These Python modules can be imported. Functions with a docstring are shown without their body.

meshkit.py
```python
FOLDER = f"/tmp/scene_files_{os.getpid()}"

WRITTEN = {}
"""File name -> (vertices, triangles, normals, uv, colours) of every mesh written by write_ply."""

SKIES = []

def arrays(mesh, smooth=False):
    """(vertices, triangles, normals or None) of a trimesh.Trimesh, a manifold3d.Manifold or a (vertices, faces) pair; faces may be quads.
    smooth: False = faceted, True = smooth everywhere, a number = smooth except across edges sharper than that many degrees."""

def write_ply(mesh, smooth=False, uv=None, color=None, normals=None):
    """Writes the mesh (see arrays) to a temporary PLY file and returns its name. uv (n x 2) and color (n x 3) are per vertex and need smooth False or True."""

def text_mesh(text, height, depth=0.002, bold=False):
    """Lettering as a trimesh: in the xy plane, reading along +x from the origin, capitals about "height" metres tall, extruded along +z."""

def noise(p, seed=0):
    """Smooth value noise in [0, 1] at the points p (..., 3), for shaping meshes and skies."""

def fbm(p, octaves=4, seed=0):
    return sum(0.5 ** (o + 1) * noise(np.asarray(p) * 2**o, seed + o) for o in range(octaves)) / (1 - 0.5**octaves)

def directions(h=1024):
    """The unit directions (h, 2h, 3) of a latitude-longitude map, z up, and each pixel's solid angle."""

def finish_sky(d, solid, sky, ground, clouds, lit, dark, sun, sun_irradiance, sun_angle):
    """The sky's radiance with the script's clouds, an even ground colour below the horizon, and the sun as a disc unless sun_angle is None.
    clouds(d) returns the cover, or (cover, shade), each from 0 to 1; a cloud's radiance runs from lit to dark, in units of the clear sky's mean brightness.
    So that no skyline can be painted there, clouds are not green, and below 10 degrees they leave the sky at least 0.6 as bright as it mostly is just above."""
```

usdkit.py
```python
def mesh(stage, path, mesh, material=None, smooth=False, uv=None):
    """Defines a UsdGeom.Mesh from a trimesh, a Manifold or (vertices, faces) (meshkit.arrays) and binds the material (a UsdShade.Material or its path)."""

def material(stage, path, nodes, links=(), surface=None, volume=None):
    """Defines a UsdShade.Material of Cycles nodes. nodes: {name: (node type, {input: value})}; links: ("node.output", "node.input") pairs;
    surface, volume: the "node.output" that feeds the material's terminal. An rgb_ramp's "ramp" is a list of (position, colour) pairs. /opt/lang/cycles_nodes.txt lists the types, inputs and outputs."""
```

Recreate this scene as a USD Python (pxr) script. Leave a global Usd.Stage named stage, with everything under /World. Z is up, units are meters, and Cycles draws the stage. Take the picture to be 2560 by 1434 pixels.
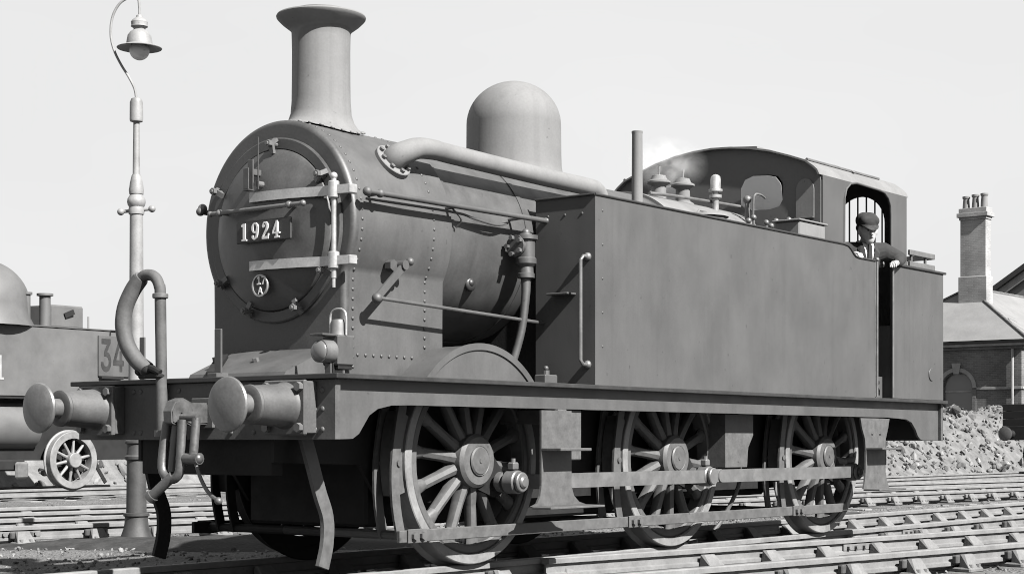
import math, numpy as np, trimesh, usdkit, meshkit, manifold3d as m3
from pxr import Usd, UsdGeom, UsdLux, UsdShade, Gf, Vt, Sdf
from shapely.geometry import Polygon, Point, LineString, box as sbox, MultiPoint
from shapely import affinity, union_all
PI = math.pi
R = np.random.default_rng(1924)
stage = Usd.Stage.CreateInMemory()
UsdGeom.SetStageUpAxis(stage, 'Z')
world = UsdGeom.Xform.Define(stage, '/World')
stage.SetDefaultPrim(world.GetPrim())
UsdGeom.Scope.Define(stage, '/World/Looks')

# ------------------------------------------------------------------ camera, sky, sun, exposure
EYE, YAW = (-8.8547, -8.0757, 0.8255), 0.6627
cam = UsdGeom.Camera.Define(stage, '/World/camera')
cam.CreateProjectionAttr('perspective')
cam.CreateHorizontalApertureAttr(36.0); cam.CreateVerticalApertureAttr(36.0 * 573 / 1024)
cam.CreateFocalLengthAttr(36.0 * 4235.07 / 2560)
cam.CreateVerticalApertureOffsetAttr(36.0 * 387.0 / 2560)
cam.CreateClippingRangeAttr(Gf.Vec2f(0.1, 10000))
cam.CreateExposureAttr(2.3)
c_, s_ = math.cos(YAW), math.sin(YAW)
cam.AddTransformOp().Set(Gf.Matrix4d(s_, -c_, 0, 0, 0, 0, 1, 0, -c_, -s_, 0, 0, *EYE, 1))

SUN = np.array([-0.10, -0.745, 0.66]); SUN /= np.linalg.norm(SUN)
sun = UsdLux.DistantLight.Define(stage, '/World/sun')
sun.CreateIntensityAttr(1.25); sun.CreateAngleAttr(0.7); sun.CreateNormalizeAttr(True)
sun.CreateColorAttr(Gf.Vec3f(1, 0.985, 0.965))
zx = np.cross([0, 0, 1.0], SUN); zx /= np.linalg.norm(zx); zy = np.cross(SUN, zx)
sun.AddTransformOp().Set(Gf.Matrix4d(*zx, 0, *zy, 0, *SUN, 0, 0, 0, 0, 1))
usdkit.material(stage, '/World/Looks/sky', {
    'sky': ('sky_texture', {'sky_type': 'single_scattering', 'sun_disc': False, 'sun_elevation': math.asin(SUN[2]), 'sun_rotation': math.atan2(SUN[0], SUN[1]), 'aerosol_density': 2.0}),
    'grey': ('hsv', {'saturation': 0.0}),
    'tc': ('texture_coordinate', {}), 'map': ('mapping', {'scale': (1, 1, 3.0)}),
    'n': ('noise_texture', {'scale': 1.6, 'detail': 4, 'roughness': 0.5}),
    'r': ('map_range', {'from_min': 0.25, 'from_max': 0.75, 'to_min': 0.80, 'to_max': 0.97}),
    'mix': ('mix_color', {'b': (3.2, 3.2, 3.2), 'use_clamp': False}),
    'bg': ('background_shader', {'strength': 0.05})},
    [('sky.color', 'grey.color'), ('tc.generated', 'map.vector'), ('map.vector', 'n.vector'), ('n.fac', 'r.value'), ('r.result', 'mix.fac'),
     ('grey.color', 'mix.a'), ('mix.result', 'bg.color')], surface='bg.background')
dome = UsdLux.DomeLight.Define(stage, '/World/sky')
UsdShade.MaterialBindingAPI.Apply(dome.GetPrim()).Bind(UsdShade.Material.Get(stage, '/World/Looks/sky'))
dome.GetPrim().SetCustomDataByKey('kind', 'structure'); dome.GetPrim().SetCustomDataByKey('label', 'pale even hazy sky')

# ------------------------------------------------------------------ materials
def g(v, t=0.0): return (v * (1 + t), v, v * (1 - t * 0.6))
def paint(name, base, rough=0.5, spec=0.5, var=0.25, scale=3.0, bump=0.002, streak=1.0, metal=0.0, fine=60.0, rand=None, specks=0.7, wave=0.0, runs=0.0):
    """grimy paint or metal: base colour with broad stains, fine speckle, rough patches and a slight waviness"""
    nodes = {'geo': ('geometry', {}), 'map': ('mapping', {'scale': (1, 1, streak)}),
             'n1': ('noise_texture', {'scale': scale, 'detail': 5, 'roughness': 0.62}),
             'n2': ('noise_texture', {'scale': fine, 'detail': 2}),
             'r1': ('map_range', {'from_min': 0.3, 'from_max': 0.7, 'to_min': 1 - var, 'to_max': 1 + var, 'clamp': True}),
             'r2': ('map_range', {'from_min': 0.3, 'from_max': 0.7, 'to_min': 1 - var * .35, 'to_max': 1 + var * .35, 'clamp': True}),
             'm': ('math', {'math_type': 'multiply'}), 'c': ('vector_math', {'math_type': 'scale', 'vector1': g(base)}),
             'rr': ('map_range', {'from_min': 0.3, 'from_max': 0.7, 'to_min': max(rough - .1, .05), 'to_max': min(rough + .12, 1)}),
             'b': ('bump', {'strength': 0.6, 'distance': bump}),
             'p': ('principled_bsdf', {'specular_ior_level': spec, 'metallic': metal})}
    links = [('geo.position', 'map.vector'), ('map.vector', 'n1.vector'), ('geo.position', 'n2.vector'), ('n1.fac', 'r1.value'), ('n2.fac', 'r2.value'),
             ('r1.result', 'm.value1'), ('r2.result', 'm.value2'), ('m.value', 'c.scale'), ('c.vector', 'p.base_color'),
             ('n1.fac', 'rr.value'), ('rr.result', 'p.roughness'), ('n2.fac' if fine < 200 else 'n1.fac', 'b.height'), ('b.normal', 'p.normal')]
    nodes.update({'n3': ('noise_texture', {'scale': 21.0, 'detail': 1.5, 'roughness': 0.6}), 'r3': ('map_range', {'from_min': 0.73, 'from_max': 0.80, 'to_min': 1.0, 'to_max': specks, 'clamp': True}), 'm3': ('math', {'math_type': 'multiply'})})
    links = [l for l in links if l != ('m.value', 'c.scale')] + [('geo.position', 'n3.vector'), ('n3.fac', 'r3.value'), ('r3.result', 'm3.value1'), ('m.value', 'm3.value2'), ('m3.value', 'c.scale')]
    if wave:   # slight buckling of the plates
        nodes.update({'nw': ('noise_texture', {'scale': 2.3, 'detail': 1.5}), 'bw': ('bump', {'strength': 0.55, 'distance': wave})})
        links += [('geo.position', 'nw.vector'), ('nw.fac', 'bw.height'), ('bw.normal', 'b.normal')]
    if runs:   # faint vertical water runs
        nodes.update({'ms': ('mapping', {'scale': (11, 11, .55)}), 'ns': ('noise_texture', {'scale': 1.0, 'detail': 4, 'roughness': .65}), 'rs': ('map_range', {'from_min': .5, 'from_max': .75, 'to_min': 1.0, 'to_max': 1 - runs, 'clamp': True}), 'xs': ('math', {'math_type': 'multiply'})})
        links = [l for l in links if l != ('m.value', 'm3.value2')] + [('geo.position', 'ms.vector'), ('ms.vector', 'ns.vector'), ('ns.fac', 'rs.value'), ('rs.result', 'xs.value1'), ('m.value', 'xs.value2'), ('xs.value', 'm3.value2')]
    if rand:   # tone differs from piece to piece
        nodes.update({'oi': ('object_info', {}), 'or': ('map_range', {'from_min': 0, 'from_max': 1, 'to_min': rand[0], 'to_max': rand[1]}), 'om': ('math', {'math_type': 'multiply'})})
        links = [l for l in links if l != ('m3.value', 'c.scale')] + [('oi.random', 'or.value'), ('or.result', 'om.value1'), ('m3.value', 'om.value2'), ('om.value', 'c.scale')]
    return usdkit.material(stage, f'/World/Looks/{name}', nodes, links, surface='p.BSDF')
M = {}
M['paint'] = paint('grey_black_paint', 0.031, 0.55, 0.4, 0.14, 3.5, 0.0006, 0.6, specks=.5, wave=.007, runs=.15)
M['tank'] = paint('faded_tank_paint', 0.0305, 0.6, 0.35, 0.085, 2.6, 0.0006, 0.7, fine=120, specks=.55, wave=.005, runs=.11)
M['boiler'] = paint('boiler_cladding_paint', 0.03, 0.45, 0.45, 0.16, 3.5, 0.0005, 1, specks=.5, wave=.006, runs=.2)
M['front'] = paint('smokebox_black', 0.025, 0.5, 0.5, 0.3, 4, 0.0008)
M['top'] = paint('sooty_hazed_paint', 0.08, 0.75, 0.2, 0.12, 3.0, 0.0006, specks=.6, wave=.004, runs=.14)  # pale upper fittings: haze put into the base colour
M['under'] = paint('oily_shade_black', 0.005, 0.7, 0.2, 0.35, 5, 0.002)  # near-black underframe colour, also standing in for shade on far-side parts
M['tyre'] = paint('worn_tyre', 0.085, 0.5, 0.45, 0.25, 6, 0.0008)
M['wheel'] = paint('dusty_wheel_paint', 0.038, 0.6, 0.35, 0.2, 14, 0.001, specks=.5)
M['rod'] = paint('oiled_steel_rod', 0.05, 0.45, 0.5, 0.2, 8, 0.0004)
M['bright'] = paint('burnished_steel', 0.24, 0.32, 0.6, 0.2, 9, 0.0004, metal=0.55)
M['beam'] = paint('faded_beam_paint', 0.032, 0.6, 0.4, 0.3, 4, 0.001)
M['buffer'] = paint('worn_buffer_iron', 0.05, 0.45, 0.5, 0.25, 9, 0.0008)
M['white'] = paint('white_paint', 0.34, 0.5, 0.4, 0.06, 12, 0.0004)
M['faded'] = paint('faded_white_lettering', 0.13, 0.7, 0.3, 0.2, 9, 0.0004)
M['drawgear'] = paint('greasy_drawgear', 0.032, 0.45, 0.5, 0.3, 12, 0.001, specks=.5)
M['black'] = paint('black_edge_paint', 0.01, 0.5, 0.4, 0.3, 5, 0.0006)
M['rubber'] = paint('rubber_hose', 0.034, 0.7, 0.3, 0.25, 9, 0.001)
M['timber'] = paint('weathered_sleeper', 0.078, 0.9, 0.2, 0.4, 5, 0.004, 1, fine=45, rand=(.7, 1.2))
M['chair'] = paint('dusty_cast_chair', 0.07, 0.85, 0.25, 0.25, 9, 0.002)
M['key'] = paint('dark_oak_key', 0.03, 0.8, 0.2, 0.3, 9, 0.002)
M['rail'] = paint('dusty_rail', 0.078, 0.7, 0.3, 0.22, 5, 0.001)
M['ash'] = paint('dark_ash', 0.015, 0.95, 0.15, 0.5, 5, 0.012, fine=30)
M['stone'] = paint('pale_ballast_stone', 0.08, 0.95, 0.15, 0.35, 6, 0.004, rand=(.4, 1.35))
M['rubble'] = paint('pale_rubble', 0.075, 0.95, 0.15, 0.4, 3, 0.01, rand=(.35, 1.5))
M['lamp'] = paint('grey_lamp_post_paint', 0.1, 0.6, 0.4, 0.2, 6, 0.001)
M['lampbase'] = paint('sooty_lamp_base', 0.016, 0.65, 0.4, 0.35, 6, 0.001)
M['farloco'] = paint('far_locomotive_paint', 0.046, 0.6, 0.3, 0.15, 2, 0.001)
M['slate'] = paint('pale_slate', 0.085, 0.75, 0.3, 0.12, 1.0, 0.004, fine=14)
M['stonework'] = paint('pale_stone_dressing', 0.14, 0.9, 0.2, 0.2, 3, 0.003)
M['cloth'] = paint('dark_wool_cloth', 0.014, 0.95, 0.2, 0.3, 14, 0.002)
M['leather'] = paint('shiny_black_peak', 0.012, 0.3, 0.5, 0.2, 20, 0.0004)
M['skin'] = paint('weathered_skin', 0.17, 0.55, 0.35, 0.12, 14, 0.0006)
M['shirt'] = paint('pale_shirt', 0.3, 0.9, 0.2, 0.12, 18, 0.001)
M['cream'] = paint('cream_cab_interior', 0.3, 0.6, 0.4, 0.15, 3, 0.0006)
M['coal'] = paint('coal', 0.012, 0.5, 0.5, 0.4, 8, 0.01)
M['hazy'] = paint('far_brick', 0.085, 0.9, 0.2, 0.12, 1, 0.002)
M['leaf'] = paint('far_foliage', 0.05, 0.8, 0.2, 0.4, 2, 0.002)

def mix_ground():
    n = {'geo': ('geometry', {}), 'n1': ('noise_texture', {'scale': 0.55, 'detail': 6, 'roughness': 0.65}), 'n2': ('noise_texture', {'scale': 26, 'detail': 5, 'roughness': 0.7}),
         'v': ('voronoi_texture', {'scale': 34, 'randomness': 1}), 'ramp': ('rgb_ramp', {'ramp': [(0.32, g(.055)), (0.5, g(.078)), (0.66, g(.10))]}),
         'r2': ('map_range', {'from_min': 0.3, 'from_max': 0.7, 'to_min': 0.62, 'to_max': 1.25, 'clamp': True}), 'c': ('vector_math', {'math_type': 'scale'}),
         'add': ('math', {'math_type': 'add'}), 'b': ('bump', {'strength': 1.0, 'distance': 0.03}), 'p': ('principled_bsdf', {'roughness': 0.95, 'specular_ior_level': 0.15})}
    return usdkit.material(stage, '/World/Looks/ash_ballast', n, [('geo.position', 'n1.vector'), ('geo.position', 'n2.vector'), ('geo.position', 'v.vector'), ('n1.fac', 'ramp.fac'),
        ('n2.fac', 'r2.value'), ('ramp.color', 'c.vector1'), ('r2.result', 'c.scale'), ('c.vector', 'p.base_color'), ('n2.fac', 'add.value1'), ('v.distance', 'add.value2'),
        ('add.value', 'b.height'), ('b.normal', 'p.normal')], surface='p.BSDF')
M['ground'] = mix_ground()
def brickmat(name, c1, c2, mo):
    n = {'tc': ('texture_coordinate', {}), 'geo': ('geometry', {}), 'sx': ('separate_xyz', {}), 'u': ('math', {'math_type': 'add'}), 'cx': ('combine_xyz', {}),
         'bt': ('brick_texture', {'color1': g(c1), 'color2': g(c2), 'mortar': g(mo), 'scale': 1.0, 'mortar_size': 0.008, 'brick_width': 0.23, 'row_height': 0.075, 'bias': -0.1}),
         'n': ('noise_texture', {'scale': 0.9, 'detail': 5}), 'r': ('map_range', {'from_min': .3, 'from_max': .7, 'to_min': .75, 'to_max': 1.2}), 's': ('vector_math', {'math_type': 'scale'}),
         'b': ('bump', {'strength': 0.5, 'distance': 0.01, 'invert': True}), 'p': ('principled_bsdf', {'roughness': 0.9, 'specular_ior_level': 0.2})}
    return usdkit.material(stage, f'/World/Looks/{name}', n, [('geo.position', 'sx.vector'), ('sx.x', 'u.value1'), ('sx.y', 'u.value2'), ('u.value', 'cx.x'), ('sx.z', 'cx.y'), ('cx.vector', 'bt.vector'),
        ('geo.position', 'n.vector'), ('n.fac', 'r.value'), ('bt.color', 's.vector1'), ('r.result', 's.scale'), ('s.vector', 'p.base_color'), ('bt.fac', 'b.height'), ('b.normal', 'p.normal')], surface='p.BSDF')
M['brick'] = brickmat('dark_brick', .05, .075, .09)
M['chimbrick'] = brickmat('chimney_brick', .12, .15, .16)
M['glass'] = usdkit.material(stage, '/World/Looks/pane_glass', {'t': ('transparent_bsdf', {'color': (.9, .9, .9)}), 'gl': ('glossy_bsdf', {'roughness': 0.05}), 'f': ('fresnel', {'IOR': 1.5}), 'm': ('mix_closure', {})},
    [('f.fac', 'm.fac'), ('t.BSDF', 'm.closure1'), ('gl.BSDF', 'm.closure2')], surface='m.closure')
M['paleglass'] = usdkit.material(stage, '/World/Looks/pale_glass', {'t': ('transparent_bsdf', {'color': (.8, .8, .8)}), 'd': ('principled_bsdf', {'base_color': g(.3), 'roughness': 0.35}), 'm': ('mix_closure', {'fac': 0.6})},
    [('t.BSDF', 'm.closure1'), ('d.BSDF', 'm.closure2')], surface='m.closure')  # pale grey diffuse mixed into the transparent pane
M['lens'] = usdkit.material(stage, '/World/Looks/lamp_lens', {'p': ('principled_bsdf', {'base_color': g(.7), 'roughness': 0.12, 'transmission_weight': 0.6, 'ior': 1.5})}, [], surface='p.BSDF')
M['darkglass'] = usdkit.material(stage, '/World/Looks/dark_window_glass', {'p': ('principled_bsdf', {'base_color': g(.06), 'roughness': 0.25, 'specular_ior_level': 0.6})}, [], surface='p.BSDF')

# ------------------------------------------------------------------ scene helpers
counts, LOC = {}, {}
def numbered(parent, name):
    k = f'{parent}/{name}'; n = counts.get(k, 0); counts[k] = n + 1
    return k if n == 0 else f'{k}_{n:03d}'
def data(prim, **kw):
    for k, v in kw.items():
        if v: prim.SetCustomDataByKey(k, v)
def thing(name, label, cat=None, loc=(0, 0, 0), group=None, kind=None):
    p = numbered('/World', name); x = UsdGeom.Xform.Define(stage, p); x.AddTranslateOp().Set(Gf.Vec3d(*map(float, loc)))
    data(x.GetPrim(), label=label, category=cat, group=group, kind=kind); LOC[p] = np.array(loc, float)
    return p
def P(parent, name, mesh, mat, smooth=32, label=None, kind=None):
    if isinstance(mesh, list): mesh = cat(mesh)
    p = numbered(parent, name); mesh = mesh.copy()
    mesh.apply_translation(-LOC['/'.join(parent.split('/')[:3])])
    q = usdkit.mesh(stage, p, mesh, M[mat] if isinstance(mat, str) else mat, smooth=smooth).GetPrim()
    data(q, label=label, kind=kind)
    return p
def solo(name, mesh, mat, label, cat_=None, kind=None, smooth=32, group=None):
    if isinstance(mesh, list): mesh = cat(mesh)
    q = usdkit.mesh(stage, numbered('/World', name), mesh, M[mat] if isinstance(mat, str) else mat, smooth=smooth).GetPrim()
    data(q, label=label, category=cat_, kind=kind, group=group)
    return q
def cat(ms): return trimesh.util.concatenate(ms)
def remap(m, A, t=(0, 0, 0)):
    m = m.copy(); A = np.asarray(A, float); v = m.vertices @ A.T + np.asarray(t, float); f = np.array(m.faces)
    return trimesh.Trimesh(v, f[:, ::-1] if np.linalg.det(A) < 0 else f, process=False)
def mir(m): return remap(m, np.diag([1, -1, 1]))
def cbox(x0, x1, y0, y1, z0, z1, c=0.006):
    lo, hi = np.array([min(x0, x1), min(y0, y1), min(z0, z1)]), np.array([max(x0, x1), max(y0, y1), max(z0, z1)])
    c = min(c, *(0.45 * (hi - lo))); pts = []
    for k in range(3):
        for s in np.ndindex(2, 2, 2):
            p = [(lo[i] + c, hi[i] - c)[s[i]] for i in range(3)]; p[k] = (lo[k], hi[k])[s[k]]; pts.append(p)
    return trimesh.convex.convex_hull(np.array(pts))
def rot(m, axis, deg, at=(0, 0, 0)):
    m = m.copy(); m.apply_transform(trimesh.transformations.rotation_matrix(math.radians(deg), axis, at)); return m
def mv(m, x, y, z): m = m.copy(); m.apply_translation((x, y, z)); return m
AX = {'x': np.array([[0, 0, 1], [1, 0, 0], [0, 1, 0.]]), 'y': np.array([[0, 1, 0], [0, 0, 1], [1, 0, 0.]]), 'z': np.eye(3)}
def lathe(prof, axis='z', at=(0, 0, 0), n=32):
    """prof: (radius, height along the axis), any order; closed on the axis where the radius is 0"""
    prof = np.asarray(prof, float); a = np.arange(n) * 2 * PI / n
    v = np.stack([prof[:, None, 0] * np.cos(a), prof[:, None, 0] * np.sin(a), np.repeat(prof[:, None, 1], n, 1)], -1).reshape(-1, 3)
    i, j = np.meshgrid(np.arange(len(prof) - 1), np.arange(n), indexing='ij'); j2 = (j + 1) % n
    q = np.stack([i * n + j, i * n + j2, (i + 1) * n + j2, (i + 1) * n + j], -1).reshape(-1, 4)
    m = trimesh.Trimesh(v, np.vstack([q[:, [0, 1, 2]], q[:, [0, 2, 3]]])); m.merge_vertices(); m.update_faces(m.nondegenerate_faces()); m.remove_unreferenced_vertices()
    m.fix_normals() if m.is_watertight else None
    return remap(m, AX[axis], at)
def cyl(p0, p1, r, r1=None, n=16, c=0.0):
    r1 = r if r1 is None else r1; p0, p1 = np.array(p0, float), np.array(p1, float); L = np.linalg.norm(p1 - p0)
    m = lathe([(0, 0), (max(r - c, 1e-4), 0), (r, c), (r1, L - c), (max(r1 - c, 1e-4), L), (0, L)] if c else [(0, 0), (r, 0), (r1, L), (0, L)], n=n)
    T = trimesh.geometry.align_vectors([0, 0, 1], (p1 - p0) / L); m.apply_transform(T); m.apply_translation(p0); return m
def ball(p, r, s=(1, 1, 1), n=2): m = trimesh.creation.icosphere(n, r); return mv(remap(m, np.diag(s)), *p)
def spline(pts, k=8):
    P_ = np.array(pts, float); P_ = np.vstack([2 * P_[0] - P_[1], P_, 2 * P_[-1] - P_[-2]]); out = []
    for i in range(1, len(P_) - 2):
        a, b, c, d = P_[i - 1:i + 3]
        for t in np.arange(k) / k: out.append(.5 * (2 * b + (c - a) * t + (2 * a - 5 * b + 4 * c - d) * t * t + (3 * b - a - 3 * c + d) * t ** 3))
    return np.array(out + [P_[-2]])
def tube(pts, r, n=12, smooth=0, flat=None):
    """tube along a polyline, radius r (number or one per point); flat=(w, h, upvector) makes a flat bar"""
    p = spline(pts, smooth) if smooth else np.array(pts, float); N = len(p)
    rr = np.interp(np.linspace(0, 1, N), np.linspace(0, 1, len(np.atleast_1d(r))), np.atleast_1d(r))
    t = np.gradient(p, axis=0); t /= np.linalg.norm(t, axis=1, keepdims=True)
    u = np.array(flat[2], float) if flat else (np.array([0, 0, 1.]) if abs(t[0, 2]) < .9 else np.array([1., 0, 0])); rings = []
    for i in range(N):
        u = u - t[i] * (u @ t[i]); u /= np.linalg.norm(u); w = np.cross(t[i], u)
        if flat:
            rings += [p[i] + sx * flat[0] / 2 * w + sy * flat[1] / 2 * u for sx, sy in ((1, 1), (-1, 1), (-1, -1), (1, -1))]
        else:
            a = np.arange(n) * 2 * PI / n; rings += list(p[i] + rr[i] * (np.cos(a)[:, None] * u + np.sin(a)[:, None] * w))
    n = 4 if flat else n
    i, j = np.meshgrid(np.arange(N - 1), np.arange(n), indexing='ij'); j2 = (j + 1) % n
    q = np.stack([i * n + j, i * n + j2, (i + 1) * n + j2, (i + 1) * n + j], -1).reshape(-1, 4)
    v = np.vstack([rings, p[:1], p[-1:]]); k = np.arange(n); k2 = (k + 1) % n
    f = np.vstack([q[:, [0, 1, 2]], q[:, [0, 2, 3]], np.stack([k2, k, 0 * k + N * n], 1), np.stack([(N - 1) * n + k, (N - 1) * n + k2, 0 * k + N * n + 1], 1)])
    m = trimesh.Trimesh(v, f, process=False)
    if m.volume < 0: m.invert()
    return m
EXT = {'xz': np.array([[1, 0, 0], [0, 0, 1], [0, 1, 0.]]), 'yz': np.array([[0, 0, 1], [1, 0, 0], [0, 1, 0.]]), 'xy': np.eye(3)}
def extr(poly, plane, a, b):
    """a shapely polygon in the given plane, extruded along the remaining axis from a to b"""
    if isinstance(poly, (list, np.ndarray)): poly = Polygon(poly)
    poly = poly.buffer(0); a, b = min(a, b), max(a, b); ms = []
    for q in getattr(poly, 'geoms', [poly]):
        m = trimesh.creation.extrude_polygon(q, b - a, engine='earcut'); m.apply_translation((0, 0, a)); ms.append(remap(m, EXT[plane]))
    return cat(ms)
def plate(poly, plane, a, b, bev=0.004):
    """extr() with a small bevel on the outer edges of the face nearer a"""
    if isinstance(poly, (list, np.ndarray)): poly = Polygon(poly)
    return extr(poly, plane, a, b)
def circ(x, y, r, n=16): return Point(x, y).buffer(r, n)
def brush(pts):
    """pen stroke of varying width: (x, y, radius) points"""
    cs = [circ(*p, 6) for p in pts]
    return union_all([union_all([a, b]).convex_hull for a, b in zip(cs, cs[1:])])
def dense(pts, k=6): return [tuple(q) for q in spline(pts, k)]
SERIF = {
    '1': union_all([sbox(.17, 0, .36, 1), sbox(.06, 0, .47, .09), Polygon([(.17, 1), (.17, .80), (.02, .84), (.02, .92)])]),
    '9': union_all([Polygon(affinity.scale(circ(.31, .69, 1, 24), .28, .31).exterior, [affinity.scale(circ(.31, .69, 1, 24), .115, .235).exterior]),
                    brush(dense([(.50, .66, .085), (.49, .4, .08), (.42, .18, .065), (.28, .06, .05), (.15, .10, .05)])), circ(.14, .19, .095)]),
    '2': union_all([circ(.15, .75, .10), brush(dense([(.11, .80, .04), (.20, .94, .045), (.36, .93, .06), (.46, .76, .085), (.40, .56, .07), (.22, .32, .05), (.08, .12, .045)])),
                    Polygon([(.04, 0), (.58, 0), (.60, .30), (.53, .30), (.50, .17), (.04, .13)])]),
    '4': union_all([Polygon([(.46, 1), (.34, 1), (.02, .36), (.02, .27), (.10, .27), (.36, .78)]), sbox(.02, .25, .63, .34), sbox(.32, 0, .48, 1), sbox(.20, 0, .60, .09)])}
def serif_text(text, h, depth, adv=.66):
    out = []
    for i, ch in enumerate(text):
        q = affinity.translate(affinity.scale(SERIF[ch].buffer(.006).buffer(-.006), h, h, origin=(0, 0)), i * adv * h)
        out.append(extr(q, 'xy', 0, depth))
    return cat(out)
def rivets(pts, normals, r=0.011):
    base = trimesh.creation.icosphere(1, r); out = []
    for p, n in zip(pts, normals):
        m = remap(base, np.diag([1, 1, .6])); m.apply_transform(trimesh.geometry.align_vectors([0, 0, 1], n)); m.apply_translation(p); out.append(m)
    return cat(out)
def hexnut(p, axis, r=0.025, h=0.025):
    return cyl(p, np.array(p) + np.array(axis, float) * h, r, n=6)

# ------------------------------------------------------------------ ground
def axis_vals(fine0, fine1, step, far0, far1):
    return np.unique(np.concatenate([far0, np.arange(fine0, fine1 + 1e-6, step), far1]))
gx = axis_vals(-12, 44, 0.22, [-4000, -900, -200, -60, -25], [50, 60, 80, 130, 300, 1200, 5000])
gy = axis_vals(-9, 24, 0.22, [-4000, -900, -200, -60, -20], [28, 34, 45, 70, 150, 500, 1500, 5000])
GX, GY = np.meshgrid(gx, gy, indexing='ij')
def ground_z(x, y):
    p = np.stack([x * .8, y * .8, 0 * x], -1); q = np.stack([x * 3.1, y * 3.1, 0 * x + 5], -1)
    near = np.clip(1.2 - np.maximum(np.abs(x - 16) - 26, np.abs(y - 7) - 15) / 6, 0, 1)
    return -0.206 + near * (0.035 * (meshkit.fbm(p, 3, 3) - .5) + 0.03 * (meshkit.fbm(q, 2, 8) - .5))
GZ = ground_z(GX, GY)
n1, n2 = GX.shape; ii, jj = np.meshgrid(np.arange(n1 - 1), np.arange(n2 - 1), indexing='ij')
gf = np.stack([ii * n2 + jj, (ii + 1) * n2 + jj, (ii + 1) * n2 + jj + 1, ii * n2 + jj + 1], -1).reshape(-1, 4)
solo('ground', trimesh.Trimesh(np.stack([GX, GY, GZ], -1).reshape(-1, 3), np.vstack([gf[:, [0, 1, 2]], gf[:, [0, 2, 3]]]), process=False), 'ground',
     'pale dusty ash and ballast of the railway yard', kind='structure', smooth=True)

# ------------------------------------------------------------------ tracks
hw, hh, fw_ = .036, .040, .031
RAIL = Polygon([(-hw, -.008), (-hw + .008, 0), (hw - .008, 0), (hw, -.008), (hw, -hh), (.008, -hh - .008), (.008, -.104), (fw_, -.114), (fw_, -.139), (fw_ - .006, -.145), (-fw_ + .006, -.145), (-fw_, -.139), (-fw_, -.114), (-.008, -.104), (-.008, -hh - .008), (-hw, -hh)])
def chair_mesh(out):
    """cast chair astride a bullhead rail at y = 0; out = +1/-1 is the side that takes the wooden key"""
    ms = [cbox(-.10, .10, -.19, .19, -.192, -.150, .012)]
    for s in (1, -1):
        y0 = .085 if s == out else .04
        ms.append(trimesh.convex.convex_hull(np.array([(a * w, s * y, z) for a in (1, -1) for w, y, z in ((.085, y0, -.155), (.095, .175, -.155), (.07, y0, -.05), (.06, y0 + .03, -.05))])))
    for a in (1, -1):
        ms.append(cyl((a * .05, out * .165, -.15), (a * .05, out * .165, -.125), .02, n=6))
    return cat(ms)
CH = {s: chair_mesh(s) for s in (1, -1)}
KEY = {s: cbox(-.12, .12, s * .037, s * .084, -.125, -.055, .01) for s in (1, -1)}
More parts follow.
